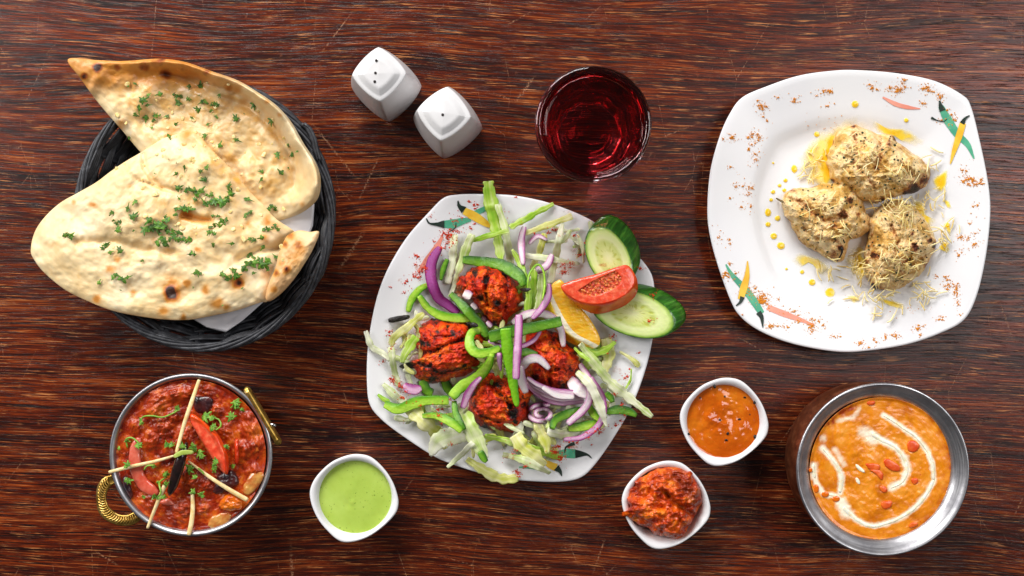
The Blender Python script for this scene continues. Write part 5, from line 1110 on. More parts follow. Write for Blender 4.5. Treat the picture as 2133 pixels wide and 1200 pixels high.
# cucumber, lemon and tomato garnish
M_CF = cucumber_flesh(); M_CS = cucumber_skin()
def cucumber(cpx, a, b_, ang, off, z, label):
    n = 96; th = np.arange(n) / n * 2 * PI; ca, sa = math.cos(ang), math.sin(ang)
    c = W(*cpx, z); k = wl(1, z); u = np.array([ca, -sa]); w = np.array([sa, ca])
    E = np.stack([np.cos(th) * a * k, np.sin(th) * b_ * k], -1); E = E[:, :1] * u + E[:, 1:] * w
    zt = z + .004 * (E @ u) / (a * k)
    root = tag(empty('cucumber_slice', (c[0], c[1], z - .02)), label, 'cucumber')
    nt = 26; T = (np.linspace(0, 1, nt + 1)[1:]) ** .8
    V = [c[None]]; 
    for t in T: V.append(np.column_stack([c[0] + E[:, 0] * t, c[1] + E[:, 1] * t, c[2] + (zt - z) * t - .0009 * t ** 8 + .0005 * (fbm(E[:, 0] * t * 700, E[:, 1] * t * 700, 5) - .5)]))
    V = np.concatenate(V); rad = np.concatenate([[0], np.repeat(T, n)]); ag = np.concatenate([[0], np.tile(th, nt)]); j = np.arange(n); kk = (j + 1) % n
    mk('flesh', V, [gridfaces(nt, n, off=1), np.stack([np.zeros(n, int), 1 + kk, 1 + j], -1)], M_CF, root, attrs=dict(rad=rad, ang=ag)); splat(V, 2)
    rows = []; uv = []
    o3 = np.array([off[0] * k, -off[1] * k])
    for q, (f, t) in enumerate(((1.0, 0), (1.012, .03), (1.02, .12), (1.02, .4), (1.0, .75), (.98, .95), (.94, 1.0))):
        rows.append(np.column_stack([c[0] + E[:, 0] * f + o3[0] * t, c[1] + E[:, 1] * f + o3[1] * t, zt - .0009 - .0105 * t])); uv.append(np.stack([th / (2 * PI) * 6 / 6, np.full(n, t)], -1))
    V2 = np.concatenate(rows + [np.array([[c[0] + o3[0], c[1] + o3[1], z - .0115]])]); m = len(rows)
    mk('skin', V2, [gridfaces(m, n), np.stack([(m - 1) * n + j, (m - 1) * n + kk, np.full(n, m * n)], -1)], M_CS, root, uv=np.concatenate(uv + [[[0, 1]]])); splat(V2, 2)
cucumber((1268, 537), 71, 43, math.radians(64), (21, -28), .036, 'thick cucumber slice standing up at the upper right of the middle plate')
cucumber((1318, 653), 90, 47, math.radians(17), (30, -13), .034, 'cucumber slice overhanging the right rim of the middle plate')
lem = [(1150, 592), (1160, 585), (1168, 583), (1180, 596), (1200, 630), (1222, 655), (1240, 682), (1250, 706), (1247, 720), (1232, 727), (1205, 722), (1172, 704), (1150, 676), (1136, 645), (1138, 615)]
pulp = np.array([(1155, 600), (1166, 595), (1176, 607), (1192, 632), (1215, 652), (1233, 672), (1243, 700), (1236, 709), (1215, 703), (1195, 690), (1176, 664), (1162, 636), (1155, 615)])
def alem(px, py, t, th, z):
    # 0 in the pulp, rising through the pith to the rind at the lower left edge
    C = np.array([1192., 655.]); pu = spline([tuple(q) for q in pulp], 200, True); a = np.arctan2(pu[:, 1] - C[1], pu[:, 0] - C[0]); r = np.hypot(*(pu - C).T); o_ = np.argsort(a)
    A = np.arctan2(py - C[1], px - C[0]); rr = np.interp(A, a[o_], r[o_], period=2 * PI); d = np.hypot(px - C[0], py - C[1]) - rr
    side = sm(-10, 25, -(px - 1192) * .75 + (py - 655) * .66 )
    return dict(rind=np.where(d < 0, .15 + np.clip(d, -4, 0) * .03, np.clip(.15 + side * (.20 + d * .027), 0, 1)))
def zlem(px, py, t, th): 
    s_ = sm(0, 60, -(px - 1192) * .75 + (py - 655) * .66)
    return .0305 - .013 * sm(.72, 1.0, t) * s_ - .002 * t ** 8 + .0008 * (fbm(px / 9, py / 5, 4) - .5)
o = patch('lemon_wedge', lem, (1192, 655), zlem, lemonm(), nth=160, nt=50, zb=.012, thick=.01, attrf=alem, raise_=2)
tag(o, 'juicy yellow lemon wedge between the chicken and the tomato', 'lemon')
tom = L(zb_, 295, 785, 340, 760, 400, 740, 550, 700, 680, 655, 755, 642, 800, 690, 828, 760, 820, 840, 760, 910, 650, 960, 540, 980, 450, 950, 370, 890, 320, 840)
TF = L(zb_, 300, 787, 350, 762, 400, 745, 550, 703, 680, 658, 752, 645, 785, 690, 800, 745, 780, 800, 720, 855, 620, 895, 520, 905, 430, 890, 370, 860, 320, 820); TCV = L(zb_, 418, 818, 470, 780, 550, 735, 650, 690, 680, 685, 715, 730, 705, 775, 640, 815, 560, 850, 480, 855, 430, 840)
def inpoly(px, py, poly):
    P = np.array(spline(poly, 80, True)); C = P.mean(0); a = np.arctan2(P[:, 1] - C[1], P[:, 0] - C[0]); r = np.hypot(*(P - C).T); o_ = np.argsort(a)
    return np.interp(np.arctan2(py - C[1], px - C[0]), a[o_], r[o_], period=2 * PI) - np.hypot(px - C[0], py - C[1])
def atom2(px, py, t, th, z): return dict(skin=sm(1.0, -1.5, inpoly(px, py, TF)), cavity=sm(-1.5, 2, inpoly(px, py, TCV) + 5 * (fbm(px / 6, py / 6, 8) - .5)))
def ztom(px, py, t, th):
    f = inpoly(px, py, TF); c = inpoly(px, py, TCV)
    return .050 - .016 * sm(0, -26, f) ** 1.0 - .0022 * sm(-1, 3, c) + .0016 * sm(-1, 3, c) * (worley(px / 6, py / 6, 3) < .35) - .002 * t ** 10 + .0006 * (fbm(px / 7, py / 7, 2) - .5)
o = patch('tomato_wedge', tom, zb_(570, 800), ztom, M_TOM, nth=170, nt=70, zb=.034, thick=.01, attrf=atom2, raise_=2)
tag(o, 'juicy tomato wedge with seeds resting on the two cucumber slices', 'tomato')

tandoori_pieces()

oni('small square onion dice on the left flank of the top chicken piece', [(966, 610), (974, 614), (982, 618)], [14, 17, 14], 2, .005, taper=(.9, .9))
oni('white onion crumb just below the square onion dice', [(982, 633), (988, 638), (993, 644)], [9, 11, 9], 2, .004)
oni('lilac onion dice at the lower corner of the top chicken piece', [(1004, 660), (1010, 666), (1014, 674)], [10, 12, 9], 1, .004)
oni('striped onion crumb between the crossing peppers and top chicken', [(1014, 670), (1020, 676), (1024, 682)], [8, 10, 8], 1, .004)
oni('vivid purple onion arc at the upper left of the heap', [(917, 515), (900, 545), (898, 580), (912, 618), (934, 636), (956, 652)], [12, 20, 22, 20, 18, 12], 0, .005, lift=.002)
pep('bright hooked pepper strip above the left chicken piece', [(873, 616), (890, 640), (915, 656), (945, 662), (975, 662), (1001, 656)], [10, 13, 15, 16, 15, 10], 0, .007, lift=.001)
pep('darker pepper strip descending beside the top chicken piece', [(939, 612), (960, 632), (985, 660), (1008, 690), (1016, 702)], [11, 15, 18, 19, 12], 1, .007, lift=.001)
oni('whitish onion arch right of the crossing pepper strips', [(1068, 672), (1100, 654), (1140, 656), (1166, 682), (1174, 722)], [12, 15, 15, 14, 9], 2, .0045)
oni('lilac onion strip leaning on the lemon wedge', [(1144, 591), (1142, 618), (1126, 645), (1108, 664)], [9, 13, 12, 9], 3, .004)
tag(strip('pepper_strip', [(1099, 612), (1100, 580), (1108, 562), (1120, 551), (1131, 562), (1135, 590), (1130, 626)], [4, 5, 5, 5, 5, 5, 3], .004, M_PEP[0], k=3, lift=.003), 'thin loop of green pepper left of the lemon', 'green pepper')
oni('purple-edged onion ring arc across the right chicken piece', [(1018, 710), (1050, 722), (1085, 722), (1112, 708), (1126, 690)], [7, 8, 9, 9, 7], 3, .004)
pep('dark pepper tip behind the vertical onion strip', [(1072, 735), (1095, 733), (1119, 736)], [10, 15, 6], 1, .005)
pep('wide notched pepper strip running level to the lemon', [(1018, 702), (1060, 692), (1110, 682), (1169, 669)], [20, 22, 19, 18], 1, .009, lift=.002, taper=(.9, .95))
pep('curved pepper hook in front of the left chicken piece', [(1000, 688), (984, 692), (978, 708), (982, 726), (998, 736), (1022, 732), (1042, 724)], [12, 15, 17, 18, 17, 14, 10], 0, .008, lift=.002)
pep('pepper strip curving down from the centre between left and bottom chicken', [(1025, 738), (1015, 765), (990, 790), (962, 805), (940, 828)], [10, 17, 20, 20, 18], 0, .008, lift=.001)
pep('longest low pepper strip at the lower left of the heap', [(802, 842), (830, 852), (862, 840), (890, 834), (935, 834)], [14, 19, 19, 16, 16], 0, .007)
oni('purple onion strip leaning on the bottom chicken piece', [(964, 850), (974, 822), (988, 800), (1002, 786)], [12, 14, 13, 7], 3, .005, lift=.002)
oni('narrow purple onion splinter at the dark centre of the heap', [(1040, 736), (1041, 755), (1043, 772)], [11, 9, 4], 3, .004, lift=.004)
oni('white onion crescent on the right chicken piece', [(1086, 766), (1100, 750), (1122, 748), (1144, 768)], [15, 17, 15, 10], 2, .005, lift=.001)
oni('white onion crescent hanging beside the bottom chicken piece', [(1084, 762), (1086, 790), (1096, 818)], [13, 16, 12], 2, .005, lift=.001)
pep('long bright pepper strip standing on top of the heap', [(1053, 684), (1058, 730), (1066, 780), (1077, 847)], [19, 20, 16, 10], 2, .005, lift=.004, k=14, taper=(.95, .5))
oni('straight purple onion strip crossing the top of the heap', [(1081, 656), (1080, 700), (1077, 745), (1075, 790)], [14, 15, 15, 13], 3, .0045, lift=.004, k=12, taper=(.9, .8))
leaf('long pale lettuce shred sticking out over the lower right rim', [(1208, 716), (1235, 752), (1275, 800), (1322, 838), (1358, 868)], [10, 18, 18, 14, 10], PAL, zmin=.026, k=10)
leaf('white lettuce shred bending over the right onion strips', [(1202, 775), (1228, 800), (1248, 842), (1264, 890)], [14, 16, 15, 4], WHT, lift=.002)
leaf('small bright lettuce tip right of the lemon foot', [(1196, 724), (1210, 738), (1228, 752)], [5, 9, 8], GRN)
tag(strip('burnt_leaf', [(1084, 603), (1096, 604), (1106, 602)], [6, 9, 4], .002, M_CHAR, k=2, lift=.001), 'charred leaf sticking out of the top chicken piece', 'burnt piece')
tag(strip('burnt_leaf', [(980, 675), (988, 677), (996, 679)], [8, 11, 6], .003, M_CHAR, k=2), 'black burnt crumb at the top of the left chicken piece', 'burnt piece')

# ------------------------------------------------------------------ right plate: butter, chicken, cheese
M_BUT = oilm(); M_TIK = tikka()
def puddle(out, C, label, dens=1.0, seed=0, hh=.0003, parent=None, edge=.55):
    o = patch('melted_butter', out, C, lambda px, py, t, th: gsmooth(px, py) + .0002 + hh * (1 - t ** 3), M_BUT, nth=90, nt=24, thick=.0003, under=False, jag=.10, seed=seed,
              attrf=lambda px, py, t, th, z: dict(dens=dens * np.clip(sm(1.0, .15, t) ** .8 * (.6 + .9 * (fbm(px / 16, py / 16, seed) - .25)), 0, 1.2)), raise_=0)
    return tag(o, label, 'butter')
def gsmooth(px, py): return np.mean([hm(px + a, py + b_) for a in (-2, 0, 2) for b_ in (-2, 0, 2)], axis=0)
puddle(L(zr, 470, 300, 520, 265, 600, 225, 640, 215, 700, 250, 720, 290, 640, 310, 580, 400, 560, 500, 520, 560, 470, 520, 430, 470, 412, 400, 430, 350), zr(520, 400), 'yellow butter pool left of the largest chicken piece', 1.05, 3)
puddle(L(zr, 700, 240, 760, 270, 850, 275, 925, 330, 900, 350, 840, 340, 790, 310, 720, 290), zr(790, 295), 'butter smear above the largest chicken piece', .9, 4)
puddle(L(zr, 940, 470, 975, 445, 1000, 430, 1008, 440, 1000, 500, 975, 535, 950, 515), zr(975, 485), 'butter streak below the yellow painted chilli', 1.1, 5)
puddle(L(zr, 860, 540, 910, 560, 925, 620, 960, 640, 940, 700, 880, 640, 850, 590), zr(900, 610), 'butter smear right of the lower right chicken piece', .9, 6)
puddle(L(zr, 600, 740, 680, 720, 690, 800, 690, 880, 640, 880, 610, 830, 590, 790), zr(645, 800), 'butter pool between the two lower chicken pieces', .8, 7)
puddle(L(zr, 390, 800, 410, 760, 460, 770, 520, 790, 560, 830, 520, 865, 500, 830, 440, 800, 420, 825), zr(465, 795), 'brownish butter trail below the left chicken piece', .8, 8)
puddle(L(zr, 960, 740, 1000, 715, 1015, 755, 990, 765), zr(985, 742), 'butter spot at the right of the lower right chicken piece', 1.0, 9)
puddle(L(zr, 700, 930, 760, 940, 830, 960, 850, 990, 790, 980, 740, 960), zr(775, 958), 'butter smear at the bottom of the cheese', .8, 10)
puddle(L(zr, 600, 930, 640, 925, 670, 940, 640, 965), zr(635, 943), 'small butter smear under the lower cheese shreds', .7, 16)
puddle(L(zr, 980, 550, 1010, 560, 1020, 590, 1000, 590), zr(1002, 572), 'small butter spot below the butter streak', .8, 17)
puddle(L(zr, 990, 640, 1015, 660, 1015, 690, 995, 680), zr(1004, 668), 'small butter spot right of the cheese', .8, 18)
drops = ((640, 182, 15), (840, 245, 10), (402, 435, 13), (368, 480, 9), (363, 518, 9), (320, 525, 9), (345, 500, 8), (312, 556, 8), (300, 605, 13), (300, 652, 11), (337, 628, 12), (322, 698, 14), (350, 735, 16), (433, 838, 9), (472, 878, 14), (542, 918, 20), (372, 826, 6), (320, 412, 5), (1000, 655, 12), (490, 300, 12))
DROPL = ('highest of all, above the largest chicken piece', 'just below the pink painted chilli', 'touching the foot of the large butter pool', 'at the top of the arc left of the chicken', 'second in the arc left of the chicken', 'beside the second one of the arc, farther left', 'small, between the arc and the left chicken piece', 'tiny, above the tall oval one at the far left',
         'tall and oval, farthest left of all', 'right under the tall oval one', 'nearest the brown stalk of the left chicken piece', 'below the stalk of the left chicken piece', 'largest in the lower part of the left arc', 'small, under the brownish butter trail', 'alone below the brownish butter trail', 'broad, under the gap between the two lower chicken pieces',
         'very small, left of the brownish butter trail', 'tiny, alone on the upper left of the well', 'at the right of the lower right chicken piece', 'on the upper end of the large butter pool')
for i, (x, y, r_) in enumerate(drops):
    px, py = zr(x, y); r_ /= 1.7
    o = patch('butter_drop', circ(px, py, r_, 14, r_ * (1.3 if i in (2, 8) else .95)), (px, py), lambda a, b_, t, th: gsmooth(a, b_) + .0002 + .0009 * (1 - t ** 2), M_BUT, nth=30, nt=8, under=False, jag=.12, seed=i, attrf=lambda a, b_, t, th, z: dict(dens=.95 * sm(1.05, .5, t)), raise_=0)
    tag(o, 'butter drop ' + DROPL[i], 'butter', 'butter drops on the right plate')

def herb_flecks(parent, out, C, n, seed):
    """Dark dried-herb flecks baked on one piece, nobody could count them: one part."""
    r = random.Random(seed); P = spline(out, 60, True); V = []; F = []; C = np.array(C)
    for i in range(n):
        e = P[r.randrange(60)]; p = C + (e - C) * math.sqrt(r.random()) * .95
        z = float(hm(p[:1], p[1:])[0]); c = W(p[0], p[1], z + .0002); s_ = wl(r.choice((.7, 1, 1.4, 2.2, 3.2)) * r.uniform(.7, 1.2)); a = r.uniform(0, 6.28); b0 = len(V)
        for q in range(5):
            t = a + q * 1.2566; V.append((c[0] + s_ * math.cos(t) * r.uniform(.5, 1.3), c[1] + s_ * math.sin(t) * r.uniform(.5, 1.2), c[2] + r.uniform(-.0002, .0003)))
        V.append((c[0], c[1], c[2] + .0006)); F += [(b0 + q, b0 + (q + 1) % 5, b0 + 5) for q in range(5)]
    o = mk('herb_flecks', V, [F], M_HERB, parent, smooth=False); o['kind'] = 'stuff'
M_HERB = simple('dried_herbs', '23280f', .6, '40441d', 900)
TA = [(1730.5, 301), (1746.5, 276), (1776, 261), (1802.5, 269), (1834, 280), (1861, 282.6), (1874, 298.6), (1896, 314.6), (1920, 333), (1938, 354.5), (1937, 376), (1922, 394.5), (1893, 404), (1861, 412), (1830, 420), (1790, 416), (1765, 398), (1738.5, 384), (1726, 360), (1724, 330)]
TB = [(1629, 421), (1638, 402), (1653, 394.5), (1690.5, 390), (1722.5, 382), (1754.5, 377), (1781, 379), (1792, 400), (1800, 429), (1813, 461), (1802.5, 488), (1770.5, 504), (1762, 530), (1750, 544), (1728, 538), (1690.5, 522), (1664, 500), (1646, 466.5), (1632, 440)]
TC = [(1813, 450.5), (1840, 425), (1865, 414), (1888, 420), (1920, 446), (1941, 478), (1949, 512), (1934, 546.5), (1909, 578.5), (1882.5, 596), (1856, 604), (1835, 600), (1822, 606), (1816, 600), (1812, 585), (1804, 573), (1799, 541), (1806, 504)]
for out, C, h, seed, lab, chars, folds in (
        (TA, (1828, 345), .034, 11, 'largest pale herb chicken piece, at the top of the right plate', [(*zg(1690, 860), 17, .8), (*zg(1830, 760), 12, .65), (*zg(1420, 330), 9, .6), (*zg(1480, 270), 7, .6), (*zg(1540, 390), 6, .55), (*zg(760, 770), 6, .7), (*zg(1010, 130), 6, .4), (*zg(650, 480), 6, .6), (*zg(1280, 600), 5, .6), (*zg(740, 330), 8, .25), (*zg(1250, 270), 7, .45), (*zg(1620, 910), 7, .8), (*zg(1340, 980), 8, .6)],
         [(L(zg, 1010, 220, 1040, 420, 1000, 560), 6, .004), (L(zg, 1310, 250, 1320, 480, 1260, 620), 6, .005), (L(zg, 1040, 600, 1180, 760, 1260, 860), 5, .003), (L(zg, 1560, 560, 1700, 700), 6, .003)]),
        (TB, (1722, 455), .031, 12, 'left pale herb chicken piece with a thin black stalk on the right plate', [(*zh(950, 80), 7, .9), (*zh(870, 170), 10, .75), (*zh(810, 300), 12, .8), (*zh(960, 320), 6, .7), (*zh(790, 640), 7, .6), (*zh(600, 490), 5, .6), (*zh(330, 80), 6, .5), (*zh(560, 560), 6, .35), (*zh(720, 700), 9, .45), (*zh(720, 420), 10, .4), (*zh(970, 120), 5, .8)],
         [(L(zh, 290, 160, 420, 200, 520, 300, 640, 360, 830, 340), 7, .008), (L(zh, 850, 120, 900, 220, 780, 330), 4, .003), (L(zh, 440, 440, 560, 540, 740, 560), 5, .003)]),
        (TC, (1872, 508), .030, 13, 'lower right pale herb chicken piece, nearly covered by grated cheese', [(*zh(1500, 620), 8, .75), (*zh(1650, 560), 6, .9), (*zh(1110, 710), 9, .8), (*zh(1040, 760), 8, .6), (*zh(1480, 490), 6, .6), (*zh(1400, 760), 8, .5), (*zh(1100, 1010), 8, 1.2), (*zh(1620, 790), 8, .4), (*zh(1700, 600), 5, .8), (*zh(1380, 860), 8, .45), (*zh(1180, 800), 5, .5)],
         [(L(zh, 1080, 430, 1090, 560, 1060, 700), 6, .006), (L(zh, 1330, 740, 1450, 750), 4, .006), (L(zh, 1280, 420, 1340, 560, 1320, 680), 5, .004), (L(zh, 1480, 800, 1600, 700), 5, .004)])):
    o = meat('herb_chicken', out, C, h, M_TIK, lab, 'pale herb chicken pieces', 'chicken', seed, chars, folds)
    herb_flecks(o, out, C, 150, seed)
tag(strip('herb_stalk', L(zh, 800, 620, 800, 680, 755, 758), [6, 3, 2], .0012, M_CHAR, k=2), 'black stalk hanging off the left herb chicken piece', 'burnt piece')
tag(strip('herb_stalk', L(zh, 240, 190, 200, 170, 170, 152), [5, 4, 3], .0012, simple('dry_stalk', '5b4a22', .6), k=2), 'brown stalk end at the far left of the herb chicken', 'burnt piece')

M_CHS = B('grated_cheese'); M_CHS = M_CHS.done(M_CHS.mix(M_CHS.mr(M_CHS.n('ObjectInfo').outputs['Random'], 0, 1), 'f6e6b0', 'efd07a'), .3, M_CHS.bump(M_CHS.noise(700, 2), .2, .0004), sss=.25, ssss=.002, sssr=(1, .8, .3))
R4 = random.Random(21); G1, G2 = 'grated cheese shreds on the herb chicken', 'grated cheese shreds scattered on the right plate'
def shred(cx, cy, l, a, bend, lab, grp, w=None, dz=.0004):
    if grp == G1: w = R4.uniform(1.2, 2.4)
    dx, dy = math.cos(a), math.sin(a); nx, ny = -dy, dx
    pts = [(cx - dx * l, cy - dy * l), (cx - dx * l * .4 + nx * bend * .8, cy - dy * l * .4 + ny * bend * .8), (cx + dx * l * .4 + nx * bend, cy + dy * l * .4 + ny * bend), (cx + dx * l, cy + dy * l - 0 * bend)]
    o = strip('cheese_shred', pts, w or R4.uniform(1.6, 3.2), .0011, M_CHS, k=2, nsec=6, sq=.8, lift=dz, wav=.0014, seed=R4.randrange(999), taper=(.6, .5), step=4, raise_=1)
    return tag(o, lab, 'cheese', grp)
G1, G2 = 'grated cheese shreds on the herb chicken', 'grated cheese shreds scattered on the right plate'
L1_, L2_ = 'fine pale cheese shred among many on the herb chicken', 'fine pale cheese shred lying loose on the right plate'
for cx, cy, sx, sy, n in ((1865, 425, 40, 18, 34), (1880, 450, 45, 22, 26), (1870, 530, 34, 34, 30), (1835, 575, 40, 18, 14), (1790, 330, 45, 45, 18), (1880, 360, 34, 26, 16), (1720, 440, 50, 36, 16), (1760, 480, 34, 24, 14), (1905, 555, 22, 24, 10)):
    for i in range(int(n * 1.25)):
        shred(cx + R4.gauss(0, sx * .5), cy + R4.gauss(0, sy * .5), R4.uniform(5, 15), R4.uniform(0, PI), R4.uniform(-2, 2), L1_, G1)
for cx, cy, sx, sy, n in ((1820, 620, 70, 26, 22), (1925, 600, 34, 34, 16), (1965, 480, 26, 60, 18), (1935, 420, 26, 30, 8), (1735, 560, 40, 20, 10), (1790, 560, 22, 26, 14), (1945, 330, 22, 22, 5), (1700, 330, 22, 34, 9), (1680, 365, 24, 22, 8), (1850, 655, 34, 12, 6)):
    for i in range(int(n * 1.2)):
        shred(cx + R4.gauss(0, sx * .5), cy + R4.gauss(0, sy * .5), R4.uniform(6, 17), R4.uniform(0, PI), R4.uniform(-4, 4), L2_, G2)

# ------------------------------------------------------------------ spice powder
def powder(name, clusters, mat, label, seed, smin=.5, smax=1.5):
    r = np.random.default_rng(seed); P = []
    for x, y, sx, sy, n in clusters:
        # a few tight clumps inside each cluster, and some loose dust
        m = max(1, n // 22); kx, ky = x + r.normal(0, sx * .8, m), y + r.normal(0, sy * .8, m); q = r.integers(0, m, n); s2 = r.choice([.12, .25, .9], n, p=[.35, .35, .3])
        P.append(np.column_stack([kx[q] + r.normal(0, 1, n) * s2 * sx, ky[q] + r.normal(0, 1, n) * s2 * sy]))
    P = np.concatenate(P); keep = np.ones(len(P), bool); P = P[keep]; z = hm(P[:, 0], P[:, 1]); P = P[z > .004]; z = z[z > .004]
    s_ = wl(1) * np.exp(r.uniform(np.log(smin), np.log(smax), len(P))); c = W(P[:, 0], P[:, 1], z + s_ * .35); n = len(P)
    base = np.array([(1, 0, 0), (0, 1, 0), (-1, 0, 0), (0, -1, 0), (0, 0, .9), (0, 0, -.9)]); a = r.uniform(0, 6.28, n)
    sc = r.uniform(.6, 1.3, (n, 6, 1)); V = base[None] * sc * s_[:, None, None]
    x = V[..., 0] * np.cos(a)[:, None] - V[..., 1] * np.sin(a)[:, None]; y = V[..., 0] * np.sin(a)[:, None] + V[..., 1] * np.cos(a)[:, None]
    V = np.stack([x, y, V[..., 2]], -1) + c[:, None]
    f = np.array([(0, 1, 4), (1, 2, 4), (2, 3, 4), (3, 0, 4), (1, 0, 5), (2, 1, 5), (3, 2, 5), (0, 3, 5)])
    o = mk(name, V.reshape(-1, 3), [(f[None] + 6 * np.arange(n)[:, None, None]).reshape(-1, 3)], mat, smooth=False)
    return tag(o, label, None, None, 'stuff')
M_PAP = simple('red_paprika', 'cc2c08', .7, 'e04a14', 900); M_CUR = simple('curry_powder', 'd07c0a', .75, 'e39a1e', 900)
cp = []
for x, y, r_, n in ((845, 212, 8, 50), (878, 240, 12, 110), (735, 360, 40, 90), (820, 320, 22, 90), (850, 385, 30, 60), (670, 450, 24, 260), (735, 435, 28, 90), (660, 530, 36, 120), (600, 540, 50, 50), (450, 600, 22, 60), (480, 710, 40, 160), (520, 700, 22, 80), (440, 770, 30, 50), (380, 800, 16, 50), (320, 930, 30, 16), (270, 850, 12, 8), (250, 1175, 14, 34), (600, 350, 30, 16), (1130, 300, 60, 10), (1200, 330, 40, 8)):
    px, py = za(x, y); cp.append((px, py, r_ / 3.53, r_ / 3.53 * .9, n))
for x, y, r_, n in ((250, 390, 14, 60), (230, 400, 50, 30), (385, 435, 22, 40), (400, 560, 30, 60), (330, 650, 30, 110), (300, 690, 26, 60), (360, 645, 26, 60), (435, 465, 20, 12), (850, 660, 22, 60), (20, 190, 30, 12), (1190, 540, 30, 0), (110, 430, 10, 20), (950, 860, 26, 60), (900, 1040, 20, 40), (640, 1130, 20, 60)):
    px, py = zb_(x, y); cp.append((px, py, r_ / 3.334, r_ / 3.334 * .7, n))
for x, y, r_, n in ((225, 170, 14, 50), (210, 260, 24, 40), (180, 350, 22, 30), (250, 480, 16, 110), (300, 530, 30, 160), (330, 600, 24, 60), (560, 680, 22, 90), (550, 665, 30, 40), (565, 757, 8, 40), (400, 660, 22, 40), (590, 815, 8, 16), (320, 740, 12, 16), (650, 920, 20, 16), (620, 600, 30, 20)):
    px, py = zc(x, y); cp.append((px, py, r_ / 3.158, r_ / 3.158, n))
for x, y, r_, n in ((370, 940, 26, 300), (410, 990, 12, 160), (120, 1090, 14, 160), (175, 1040, 10, 60), (440, 980, 60, 80), (650, 820, 20, 130), (600, 870, 26, 60), (605, 903, 5, 20), (700, 780, 40, 40), (770, 640, 34, 40), (815, 460, 30, 60), (790, 745, 30, 20), (860, 400, 14, 24), (730, 310, 10, 12), (460, 900, 24, 60), (500, 890, 20, 30), (160, 1000, 80, 40), (870, 720, 30, 16), (920, 310, 16, 16), (750, 570, 12, 30)):
    px, py = zd(x, y); cp.append((px, py, r_ / 3.158, r_ / 3.158 * .8, n))
powder('paprika_dust', cp, M_PAP, 'red paprika dust sprinkled on the middle plate and its salad', 5, .5, 1.5)
cr_ = []
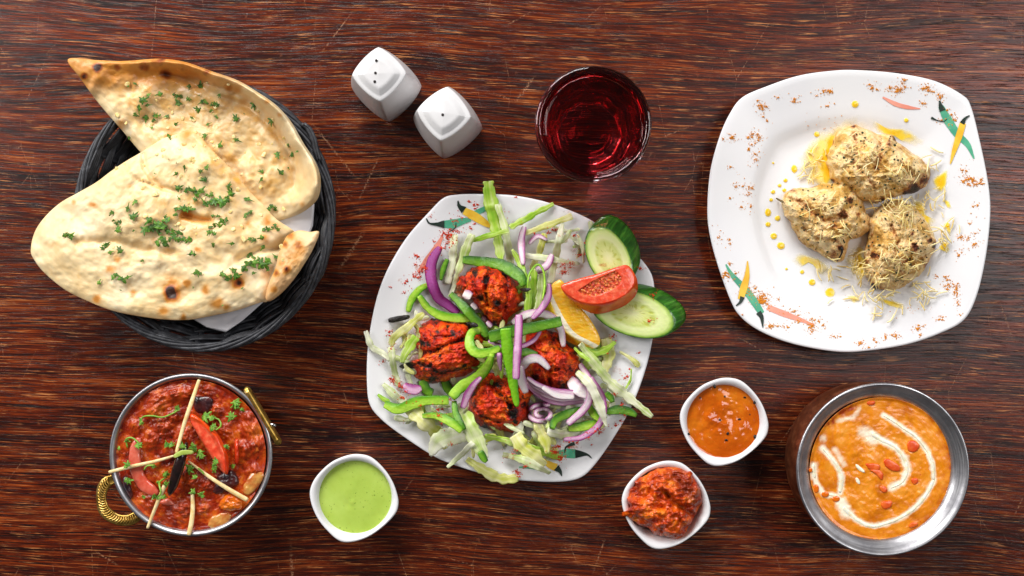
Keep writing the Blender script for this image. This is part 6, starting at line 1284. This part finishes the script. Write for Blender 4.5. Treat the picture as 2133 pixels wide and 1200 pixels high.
for x, y, sx, sy, n in ((535, 128, 12, 9, 160), (495, 135, 22, 14, 70), (425, 165, 26, 18, 70), (500, 190, 40, 12, 40), (275, 192, 14, 12, 220), (290, 235, 16, 14, 60), (250, 168, 5, 5, 40), (335, 160, 14, 10, 30), (155, 310, 16, 12, 160), (130, 320, 10, 6, 40), (245, 300, 18, 18, 200), (235, 345, 12, 14, 120), (270, 310, 26, 24, 60), (225, 400, 30, 26, 80), (160, 425, 16, 14, 40), (220, 505, 14, 14, 90), (230, 555, 22, 22, 80),
                        (150, 550, 10, 8, 40), (240, 590, 14, 24, 50), (170, 500, 34, 50, 50), (155, 710, 10, 14, 60), (150, 670, 26, 40, 40), (720, 122, 14, 9, 120), (680, 115, 26, 14, 50), (810, 122, 22, 18, 260), (835, 88, 8, 8, 90), (790, 130, 22, 16, 60), (930, 125, 28, 16, 200), (975, 150, 12, 14, 160), (905, 180, 14, 12, 90), (1020, 215, 14, 12, 80), (1010, 255, 16, 18, 130), (985, 240, 18, 12, 60),
                        (1095, 485, 22, 16, 420), (1130, 490, 10, 5, 90), (1065, 455, 30, 30, 90), (1110, 580, 16, 14, 60), (1090, 680, 30, 22, 90), (1045, 700, 24, 20, 50), (1090, 730, 26, 26, 110), (1060, 770, 20, 20, 60), (1010, 890, 22, 12, 220), (1030, 920, 14, 20, 130), (1045, 960, 8, 14, 60), (980, 1020, 18, 10, 90), (980, 850, 22, 18, 60), (1060, 1010, 10, 8, 20), (885, 1060, 16, 12, 140), (895, 1085, 12, 8, 40),
                        (795, 1085, 14, 9, 120), (760, 1095, 12, 8, 90), (660, 1115, 16, 10, 120), (715, 1105, 10, 10, 60), (580, 1088, 18, 7, 70), (690, 1130, 20, 8, 30), (465, 1055, 20, 16, 260), (500, 1045, 18, 18, 70), (435, 1025, 40, 12, 150), (320, 1048, 26, 9, 160), (385, 1055, 12, 8, 40), (275, 945, 24, 20, 520), (235, 920, 22, 20, 220), (215, 900, 26, 22, 130), (320, 960, 26, 20, 130), (140, 845, 20, 10, 200), (170, 850, 26, 14, 90), (150, 810, 8, 10, 40), (380, 990, 40, 16, 90), (205, 1005, 6, 6, 12),
                        (455, 262, 10, 8, 8), (600, 560, 260, 260, 60), (700, 1000, 260, 60, 40)):
    px, py = zr(x, y); cr_.append((px, py, sx / 1.876 * .75, sy / 1.876 * .75, int(n * .8)))
powder('curry_powder', cr_, M_CUR, 'brown curry powder sprinkled round the rim of the right plate', 6, .5, 1.5)
M_SMR = smear()
SML = ('left of the purple onion arc', 'above the cucumber slice edge', 'near the base of the upper cucumber', 'beside the thin pepper loop', 'left of the top chicken piece', 'above the left chicken piece', 'by the left lettuce shreds', 'near the upper right rim', 'below the lemon towards the right rim', 'near the right rim beside the thin green vein',
       'beside the bottom yellow lettuce pieces', 'at the bottom right of the heap', 'under the painted pink chilli', 'above the white level lettuce shred', 'at the corner of the top chicken piece', 'under the lower onions', 'under the lowest pepper strips')
for i, (x, y, rx, ry, f) in enumerate(((870, 556, 22, 8, 0), (1195, 520, 10, 8, 0), (1258, 552, 16, 6, 0), (1175, 565, 14, 7, 0), (960, 610, 22, 26, 0), (950, 668, 26, 10, 0), (845, 700, 14, 14, 0), (1180, 440, 12, 6, 0), (1285, 770, 14, 10, 0), (1300, 790, 14, 5, 0), (1060, 955, 18, 12, 0), (1200, 930, 22, 8, 0), (835, 585, 12, 8, 0), (1170, 490, 14, 6, 0), (1000, 630, 14, 8, 0), (1120, 905, 30, 14, 0), (890, 865, 14, 6, 0))):
    o = patch('spice_smear', circ(x, y, rx, 16, ry), (x, y), lambda a, b_, t, th: gsmooth(a, b_) + .0003, M_SMR, nth=30, nt=8, under=False, jag=.15, seed=i, attrf=lambda a, b_, t, th, z: dict(dens=.8 * sm(1.0, .3, t)), raise_=0)
    tag(o, 'faint orange spice smear ' + SML[i], 'spice smear', 'orange spice smears on the middle plate')
